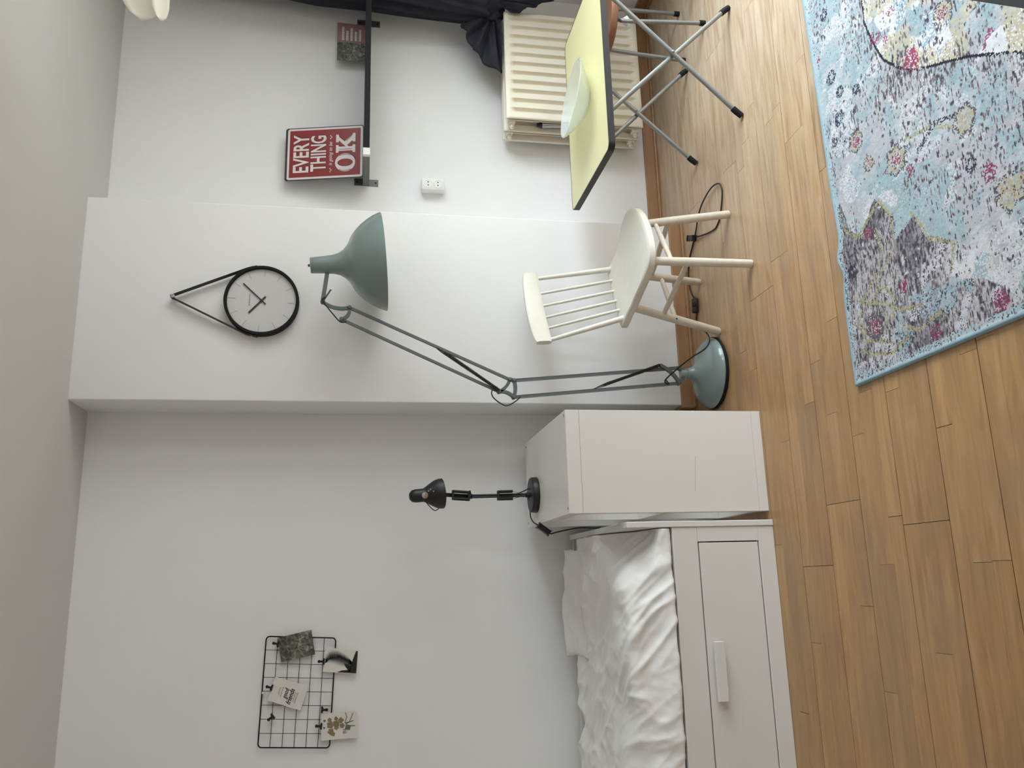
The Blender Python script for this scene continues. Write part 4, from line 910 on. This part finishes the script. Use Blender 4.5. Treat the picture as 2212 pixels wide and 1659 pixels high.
def flatcard(name, corners, m, th, y0, label, cat='card', group=None):
    """postcard from four (x, z) corners, standing or hanging in front of the wall"""
    b = MB(); c = Vector((sum(q[0] for q in corners)/4, y0, sum(q[1] for q in corners)/4))
    root = thing(name, c, label, cat, group)
    b.prism([(q[0], q[1]) for q in corners], (0, y0, 0), (1, 0, 0), (0, 0, 1), (0, -th, 0)); b.build('card_sheet', m, root); return root
leanc = flatcard('postcard', [(2.545, 1.5170), (2.646, 1.5170), (2.643, 1.655), (2.541, 1.655)], LEAFP, 0.0012, 3.700, 'dark green leaf postcard standing on the black shelf', 'postcard')
pk = flatcard('postcard', [(2.628, 1.5170), (2.760, 1.5170), (2.764, 1.658), (2.632, 1.656)], PINKP, 0.0012, 3.712, 'dusty pink lettered postcard on the black shelf behind the leaf card', 'postcard')
for k in range(5):
    z = 1.628-k*0.021; wd = (0.075, 0.055, 0.07, 0.05, 0.065)[k]
    mb = MB(); x = 2.665
    while x < 2.665+wd:
        l_ = random.uniform(0.004, 0.009); mb.box((x, 3.7100, z-0.006), (x+l_, 3.7107, z+0.006)); x += l_+0.0025
    mb.build('print_row', PAPER, pk)

# ------------------------------------------------------------------ wall clock on a leather strap
KX, KZ, KR = 1.190, 1.935, 0.155
ck = thing('wall_clock', (KX, CY, KZ), 'round black-rimmed wall clock hanging from a leather strap', 'clock')
rot = math.radians(4.0)
def cpt(a, r, y): return Vector((KX+r*math.sin(a), y, KZ+r*math.cos(a)))
mb = MB(); mb.lathe([(KR-0.013, 0.004), (KR-0.002, 0.004), (KR, 0.008), (KR, 0.040), (KR-0.001, 0.043), (KR-0.011, 0.043), (KR-0.0125, 0.041), (KR-0.013, 0.030)], (KX, CY, KZ), (0, -1, 0), n=72, close=True); mb.build('rim', BLACKM, ck, smooth=True)
mb = MB(); mb.lathe([(0, 0.006), (KR-0.0125, 0.006), (KR-0.0125, 0.029), (0, 0.029)], (KX, CY, KZ), (0, -1, 0), n=72); dial = mb.build('dial', CLOCKF, ck, smooth=True)
yd = CY-0.0293
for k in range(12):
    a = rot+k*PI/6; mb = MB(); A_, B_ = cpt(a, KR-0.017, yd), cpt(a, KR-0.047, yd); d = (B_-A_).normalized()
    mb.obox((A_+B_)/2, (d, (0, 1, 0), d.cross(Vector((0, 1, 0)))), ((B_-A_).length/2, 0.0004, 0.0009)); mb.build('hour_mark', TICK, dial)
for a, r, wd, nm in ((math.radians(43.5), 0.108, 0.0026, 'minute_hand'), (math.radians(-48), 0.076, 0.0036, 'hour_hand')):
    A_, B_ = cpt(a, -0.024, CY-0.033), cpt(a, r, CY-0.033); d = (B_-A_).normalized(); mb = MB()
    mb.obox((A_+B_)/2, (d, (0, 1, 0), d.cross(Vector((0, 1, 0)))), ((B_-A_).length/2, 0.0006, wd)); mb.build(nm, HAND, ck)
mb = MB(); mb.lathe([(0.006, 0.029), (0.006, 0.036), (0, 0.0365)], (KX, CY, KZ), (0, -1, 0), n=16); mb.build('hub', HAND, ck, smooth=True)
mb = MB()
x = KX-0.024
while x < KX+0.026:
    l_ = random.uniform(0.003, 0.006); mb.box((x, yd-0.0003, KZ+0.050-0.0025), (x+l_, yd+0.0001, KZ+0.050+0.0025)); x += l_+0.0016
mb.build('maker_mark', TICK, dial)
peg = Vector((1.198, CY-0.02, 2.294))
mb = MB(); mb.lathe([(0.005, -0.02), (0.005, 0.012), (0.008, 0.013), (0.008, 0.017), (0, 0.018)], peg, (0, -1, 0), n=16); mb.build('peg', CHROME, ck, smooth=True)
def strapband(pts, name):
    b = MB(); pts = [Vector(p_) for p_ in pts]; P = []
    for k, q in enumerate(pts):
        t = (pts[min(k+1, len(pts)-1)]-pts[max(k-1, 0)]).normalized(); n_ = t.cross(Vector((0, 1, 0))).normalized()
        P.append([q+n_*0.0015+Vector((0, -0.013, 0)), q+n_*0.0015+Vector((0, 0.013, 0)), q-n_*0.0015+Vector((0, 0.013, 0)), q-n_*0.0015+Vector((0, -0.013, 0))])
    b.grid([[P[k][i] for k in range(len(P))] for i in range(4)], close_u=True); return b.build(name, STRAP, ck)
yS = CY-0.0225
la, ra_ = math.radians(-68), math.radians(64)
strapband([cpt(la-0.3, KR+0.003, yS), cpt(la-0.12, KR+0.003, yS), cpt(la, KR+0.004, yS), (peg.x-0.0065, yS, peg.z+0.001)], 'strap')
strapband([(peg.x+0.0065, yS, peg.z+0.001), cpt(ra_, KR+0.004, yS), cpt(ra_+0.12, KR+0.003, yS), cpt(ra_+0.3, KR+0.003, yS)], 'strap')
strapband([(peg.x-0.0075, yS, peg.z+0.001), (peg.x-0.005, yS, peg.z+0.0075), (peg.x, yS, peg.z+0.0095), (peg.x+0.005, yS, peg.z+0.0075), (peg.x+0.0075, yS, peg.z+0.001)], 'strap')
for a in (la-0.16, ra_+0.16):
    q = cpt(a, KR+0.006, yS-0.004); mb = MB(); mb.lathe([(0.0045, 0), (0.0035, 0.0025), (0, 0.003)], q, (math.sin(a), 0, math.cos(a)), n=14); mb.build('stud', CHROME, ck, smooth=True)

# ------------------------------------------------------------------ wire grid with cards and clips
G00, G10, G11, G01 = Vector((-0.635, 1.906)), Vector((-0.201, 1.889)), Vector((-0.219, 1.603)), Vector((-0.653, 1.620))   # top-left, top-right, bottom-right, bottom-left
YG = 3.738
gr = thing('wire_grid', (-0.43, YB, 1.75), 'black wire memo grid hanging on the back wall above the bed', 'memo grid')
def gp(a, b): q = (G00*(1-a)+G10*a)*(1-b)+(G01*(1-a)+G11*a)*b; return Vector((q.x, YG, q.y))
loop = []
for ca_, cb, a0 in ((0.965, 0.05, -90), (0.965, 0.95, 0), (0.035, 0.95, 90), (0.035, 0.05, 180)):
    for k in range(7):
        t = math.radians(a0+90*k/6); loop.append(gp(ca_+0.035*math.cos(t), cb+0.05*math.sin(t)))
mb = MB(); mb.tube(loop, 0.0027, 8, closed=True); mb.build('frame', BLACKM, gr, smooth=True)
for k in range(1, 8):
    mb = MB(); mb.tube([gp(k/8, 0)+Vector((0, 0.002, 0)), gp(k/8, 1)+Vector((0, 0.002, 0))], 0.0012, 6); mb.build('wire', BLACKM, gr, smooth=True)
for k in range(1, 6):
    mb = MB(); mb.tube([gp(0, k/6), gp(1, k/6)], 0.0012, 6); mb.build('wire', BLACKM, gr, smooth=True)
mb = MB(); mb.box((-0.428, 3.731, 1.889), (-0.420, 3.7505, 1.897)); mb.build('hook', OUTLET, gr)
YCd = 3.7315
flatcard('postcard', [(-0.208, 1.842), (-0.181, 1.705), (-0.281, 1.687), (-0.307, 1.824)], LEAFP, 0.001, YCd, 'dark green leaf postcard clipped to the wire grid', 'postcard')
pc = flatcard('postcard', [(-0.254, 1.646), (-0.274, 1.508), (-0.367, 1.514), (-0.352, 1.655)], PAPER, 0.001, YCd, 'black and white palm leaf postcard hanging from the wire grid', 'postcard')
fc = flatcard('postcard', [(-0.363, 1.846), (-0.407, 1.710), (-0.501, 1.741), (-0.454, 1.874)], PAPER, 0.001, YCd, 'white good friends lettered card clipped to the wire grid', 'postcard')
bc = flatcard('postcard', [(-0.517, 1.658), (-0.515, 1.511), (-0.619, 1.506), (-0.622, 1.654)], PAPER, 0.001, YCd, 'white card with gold flower bouquet hanging from the wire grid', 'postcard')
YP = YCd-0.0013
def quadmap(c):
    # c: top-right, bottom-right, bottom-left, top-left
    tr, br, bl, tl_ = [Vector(q) for q in c]
    return lambda a, b: (tl_*(1-a)+tr*a)*(1-b)+(bl*(1-a)+br*a)*b
def V3(q, y=YP): return Vector((q.x, y, q.y))
# palm leaf print
qm = quadmap([(-0.254, 1.646), (-0.274, 1.508), (-0.367, 1.514), (-0.352, 1.655)])
rib = [(0.44, 0.06), (0.60, 0.20), (0.62, 0.40), (0.55, 0.60), (0.45, 0.78), (0.40, 0.86)]
rs_ = spline([Vector((a, b, 0)) for a, b in rib], 8)
mb = MB()
for k, q in enumerate(rs_):
    t = k/len(rs_)
    for sgn, ln in ((1, 0.34*math.sin(PI*min(1, t*0.95+0.05))**0.6), (-1, 0.30*math.sin(PI*min(1, t*0.9+0.08))**0.8)):
        for jj in (0, 0.5):
            ex = q.x+sgn*ln*(0.92+0.1*random.random()); ey = q.y-0.20*ln*1.2+0.02*jj-0.02
            ex = min(0.97, max(0.03, ex)); ey = min(0.98, max(0.02, ey+0.02*jj))
            A_ = V3(qm(q.x, min(0.98, q.y+0.018*jj-0.008))); B_ = V3(qm(q.x, min(0.98, q.y+0.018*jj+0.008))); E_ = V3(qm(ex, ey))
            mb.bm.faces.new([mb.bm.verts.new(A_), mb.bm.verts.new(E_), mb.bm.verts.new(B_)])
for poly in ([(0.30, 0.80), (0.52, 0.84), (0.98, 0.93), (0.98, 0.985), (0.02, 0.985), (0.02, 0.80)], [(0.02, 0.42), (0.10, 0.55), (0.16, 0.80), (0.02, 0.80)], [(0.05, 0.80), (0.25, 0.66), (0.42, 0.60), (0.33, 0.82)]):
    fb = mb.bm.faces.new([mb.bm.verts.new(V3(qm(a, b), YP-0.0002)) for a, b in poly]); fb.normal_update(); bmesh.ops.triangulate(mb.bm, faces=[fb])
mb.build('palm_print', INK, pc)
# lettering of the friends card
qf = quadmap([(-0.363, 1.846), (-0.407, 1.710), (-0.501, 1.741), (-0.454, 1.874)])
def ctext(card, q, body, a0, a1, b0, b1, m, shear=0, bold=0, slant=0.0):
    o = V3(q(a0, b1)); u = V3(q(a1, b1-slant))-o; v = V3(q(a0, b0))-o
    text_mb(body, o, u.normalized(), v.normalized(), (0, -1, 0), u.length, v.length, shear, bold).build('lettering', m, card)
ctext(fc, qf, 'LIFE WAS', 0.34, 0.66, 0.225, 0.265, INKG); ctext(fc, qf, 'MEANT FOR', 0.28, 0.70, 0.30, 0.34, INKG)
ctext(fc, qf, 'good', 0.26, 0.70, 0.37, 0.54, INK, 0.3, 0.015); ctext(fc, qf, 'friends', 0.10, 0.74, 0.51, 0.66, INK, 0.3, 0.015)
ctext(fc, qf, 'AND GREAT', 0.24, 0.64, 0.68, 0.72, INKG); ctext(fc, qf, 'ADVENTURES', 0.20, 0.64, 0.745, 0.785, INKG)
# bouquet print
qb = quadmap([(-0.517, 1.658), (-0.515, 1.511), (-0.619, 1.506), (-0.622, 1.654)])
mb = MB(); mg = MB()
nblob = [0]
def blob(b, ca_, cb, r, lobes, ph=0):
    nblob[0] += 1; fb = b.bm.faces.new([b.bm.verts.new(V3(qb(ca_+r*1.35*(1.12+0.17*math.cos(lobes*t+ph))*math.cos(t), cb+r*(1.12+0.17*math.cos(lobes*t+ph))*math.sin(t)), YP-0.00008*nblob[0])) for t in [2*PI*k/30 for k in range(30)]]); fb.normal_update(); bmesh.ops.triangulate(b.bm, faces=[fb])
for (a, b, r, l_) in ((0.55, 0.26, 0.085, 5), (0.74, 0.24, 0.05, 5), (0.30, 0.27, 0.075, 5), (0.20, 0.33, 0.05, 4), (0.58, 0.42, 0.085, 6), (0.44, 0.42, 0.055, 5), (0.70, 0.55, 0.065, 4), (0.50, 0.58, 0.06, 5), (0.78, 0.42, 0.045, 3)): blob(mb, a, b, r, l_, a*9)
for (a, b, r, l_) in ((0.72, 0.10, 0.03, 3), (0.46, 0.09, 0.025, 3), (0.42, 0.74, 0.07, 4)): blob(mg, a, b, r, l_, a*5)
for pts in ([(0.58, 0.66), (0.62, 0.78), (0.78, 0.84), (0.95, 0.90)], [(0.55, 0.68), (0.62, 0.80), (0.66, 0.90)], [(0.52, 0.68), (0.48, 0.80), (0.46, 0.94)], [(0.60, 0.66), (0.80, 0.72), (0.98, 0.68)]):
    mg.tube([V3(qb(a, b)) for a, b in pts], 0.0016, 5)
mb.build('bouquet_print', GOLDI, bc); mg.build('stem_print', GREENI, bc)
ctext(bc, qb, 'BL', 0.20, 0.42, 0.60, 0.69, INKG, 0, 0.01)
# clips
def clip(x, z, ang, label):
    c = Vector((x, YCd-0.004, z)); ca_, sa_ = math.cos(ang), math.sin(ang)
    ux = Vector((ca_, 0, sa_)); uz = Vector((-sa_, 0, ca_))
    t = thing('binder_clip', c, label, 'clip', 'black clips on the wire grid')
    mb_ = MB(); mb_.prism([(-0.0125, -0.003), (0.0125, -0.003), (0.0125, 0.003), (0.006, 0.006), (-0.006, 0.006), (-0.0125, 0.003)], c+Vector((0, 0.010, 0)), ux, uz, (0, -0.014, 0)); mb_.build('jaw', BLACK, t)
    mb_ = MB(); mb_.prism([(-0.0042, 0.004), (0.0042, 0.004), (0.0045, 0.014), (0.0062, 0.019), (0.0055, 0.024), (0, 0.0265), (-0.0055, 0.024), (-0.0062, 0.019), (-0.0045, 0.014)], c+Vector((0, -0.002, 0)), ux, uz, (0, -0.0022, 0)); mb_.build('lever', BLACK, t)
clip(-0.234, 1.838, math.radians(-14), 'black clip holding the dark green leaf postcard on the grid')
clip(-0.311, 1.650, math.radians(-3), 'black clip holding the palm leaf postcard')
clip(-0.406, 1.858, math.radians(-17), 'black clip holding the good friends card')
clip(-0.516, 1.850, math.radians(38), 'empty black clip at the upper left of the wire grid')
clip(-0.502, 1.654, math.radians(178), 'black clip pointing down beside the gold flower card')
clip(-0.566, 1.654, math.radians(-6), 'black clip holding the gold flower card')

# ------------------------------------------------------------------ curtain knotted over the radiator
cu_ = thing('curtain', (2.88, 3.40, 0.83), 'dark navy curtain tied in a knot resting on the radiator', 'curtain')
KN = Vector((2.815, 3.600, 0.880))
secs = []; nz_, na = 60, 120
for i in range(nz_+1):
    t = i/nz_; z = KN.z+0.02 + (2.46-KN.z-0.02)*t
    g = min(1.0, t/0.55)**0.7
    cx_ = KN.x + (2.925-KN.x)*min(1, t*1.1); cy_ = KN.y + (3.50-KN.y)*min(1, t*1.4)
    rx = 0.050+0.040*g; ry = 0.062+0.085*g; row = []
    for k in range(na):
        a = 2*PI*k/na; w_ = 1+0.20*g*math.sin(a*13+0.8*math.sin(t*5))+0.10*math.sin(a*7+t*4)
        row.append(Vector((min(XR-0.006, cx_+rx*w_*math.cos(a)), min(YB-0.012, cy_+ry*w_*math.sin(a)), z)))
    secs.append(row)
mb = MB(); mb.grid([[secs[i][k] for i in range(nz_+1)] for k in range(na)], close_u=True); mb.build('drape', NAVY, cu_, smooth=True)
mb = MB(); P = []
for i in range(33):
    row = []
    for k in range(25):
        a = 2*PI*i/32; b = 2*PI*k/24; R0 = 0.030; r0_ = 0.026*(1+0.22*math.sin(3*a+2*b)+0.15*math.sin(5*b+a))
        row.append(KN+Vector(((R0+r0_*math.cos(b))*math.cos(a)*0.9, r0_*math.sin(b)*1.3, (R0+r0_*math.cos(b))*math.sin(a)))+Vector((0, -0.01, 0)))
    P.append(row)
mb.grid(P); mb.build('knot', NAVY, cu_, smooth=True)
def fan(c, edge, name, depth=0.022, pleats=5, ny=0.0):
    es = spline([Vector(e) for e in edge], 10); n_ = len(es); P = []
    for i, e in enumerate(es):
        row = []
        for k in range(15):
            t = k/14; q = Vector(c).lerp(e, t**0.9)
            off = math.sin(2*PI*pleats*i/n_ + 0.9*math.sin(t*3))*depth*math.sin(PI*min(1, t*0.62+0.10)) + 0.010*noise.noise(Vector((i*0.25, t*3, ny)))
            q = q+Vector((0, off, 0))
            row.append(q)
        P.append(row)
    b = MB(); b.grid(P); return b.build(name, NAVY, cu_, smooth=True, thick=0.004)
fan(KN, [(2.790, 3.58, 1.00), (2.735, 3.60, 1.045), (2.690, 3.60, 1.020), (2.655, 3.60, 1.018), (2.622, 3.60, 0.990), (2.585, 3.60, 0.985), (2.560, 3.60, 0.950), (2.520, 3.60, 0.925), (2.485, 3.60, 0.872), (2.475, 3.60, 0.842), (2.56, 3.59, 0.840), (2.66, 3.58, 0.840), (2.76, 3.57, 0.845)], 'tail', 0.020, 4)
KN2 = KN+Vector((0.0, -0.085, -0.01))
mb = MB(); mb.tube([KN, KN+Vector((0, -0.05, 0.012)), KN2+Vector((0, -0.005, -0.01))], [0.034, 0.036, 0.030], 14); mb.build('tail', NAVY, cu_, smooth=True)
fan(KN2, [(2.765, 3.515, 0.775), (2.785, 3.505, 0.735), (2.800, 3.51, 0.70), (2.812, 3.505, 0.672), (2.832, 3.505, 0.640), (2.845, 3.50, 0.590), (2.875, 3.50, 0.575), (2.905, 3.50, 0.62), (2.92, 3.51, 0.70), (2.92, 3.52, 0.80), (2.87, 3.53, 0.87)], 'tail', 0.016, 4, 3.0)
rodo = MB(); rodo.tube([(2.945, -0.95, 2.50), (2.945, 3.70, 2.50)], 0.012, 14); rod = tag(rodo.build('curtain_rod', BLACKM, smooth=True, org=(2.945, 1.4, 2.5)), 'black curtain rod above the windows on the right wall', 'curtain rod')
for y in (-0.9, 1.1, 3.66):
    mb = MB(); mb.tube([(2.945, y, 2.50), (XR+0.002, y, 2.50)], 0.007, 10); mb.build('rod_bracket', BLACKM, rod, smooth=True)

# ------------------------------------------------------------------ pendant lamp of paper petals
PLX, PLY, PLZ = 1.985, 2.30, 2.20
pn = thing('pendant_lamp', (PLX, PLY, ZC), 'white paper petal pendant lamp hanging from the ceiling', 'lamp')
mb = MB(); mb.tube([(PLX, PLY, ZC), (PLX, PLY, 2.26)], 0.003, 8); mb.build('flex', OUTLET, pn, smooth=True)
mb = MB(); mb.lathe([(0, 0), (0.05, 0), (0.05, -0.02), (0.02, -0.04), (0, -0.04)], (PLX, PLY, ZC), n=28); mb.build('ceiling_rose', OUTLET, pn, smooth=True)
mb = MB(); mb.lathe([(0, 0.10), (0.10, 0.09), (0.16, 0.03), (0.17, -0.03), (0.12, -0.09), (0, -0.11)], (PLX, PLY, PLZ), n=32); mb.build('core_shade', LIME, pn, smooth=True)
def petal(ang, z0, rad0, ln, wid, droop):
    P = []; d = Vector((math.cos(ang), math.sin(ang), 0)); sd = Vector((-math.sin(ang)*0.4, math.cos(ang)*0.4, 0.92))
    for i in range(13):
        t = i/12; row = []; wv = wid*(0.35+0.65*math.sin(PI/2*min(1.0, t/0.5))) if t < 0.6 else wid*math.sqrt(max(0.0004, 1-((t-0.6)/0.4)**2))
        for k in range(7):
            s = -1+2*k/6; rag = 1+0.06*noise.noise(Vector((t*30, s*3, ang*7)))
            row.append(Vector((PLX, PLY, z0)) + d*(rad0+ln*t) + sd*(s*wv*rag) + UP*(droop*t*t) + Vector((-math.sin(ang), math.cos(ang), 0))*(0.25*wv*s*s))
        P.append(row)
    b = MB(); b.grid(P); return b.build('petal', LIME, pn, smooth=True, thick=0.0015)
for ring_n, z0, rad0, ln, wid, droop, ph in ((4, 2.192, 0.10, 0.206, 0.056, -0.016, -0.14), (4, 2.125, 0.12, 0.199, 0.026, -0.008, -0.06)):
    for k in range(ring_n): petal(PI+0.03+ph+2*PI*k/ring_n, z0, rad0, ln, wid, droop)

# ------------------------------------------------------------------ black low table at the frame's edge
lt = thing('low_table', (1.36, 0.93, 0.011), 'black low table standing on the rug in the foreground', 'table')
e0, e1 = Vector((0.995, 1.118, 0)), Vector((0.905, 1.022, 0)); du = (e1-e0).normalized(); dn = Vector((-du.y, du.x, 0))
if dn.x < 0: dn = -dn
c0 = e0 - du*0.14
cor = [c0, c0+du*0.62, c0+du*0.62+dn*0.45, c0+dn*0.45]
mb = MB(); mb.prism([(q.x, q.y) for q in cor], (0, 0, 0.395), (1, 0, 0), (0, 1, 0), (0, 0, 0.025)); mb.build('table_top', BLACK, lt)
cm = (cor[0]+cor[2])/2
for q in cor:
    p_ = q.lerp(cm, 0.10); mb = MB(); mb.box((p_.x-0.016, p_.y-0.016, 0.011), (p_.x+0.016, p_.y+0.016, 0.395), bevel=0.002); mb.build('leg', BLACK, lt)
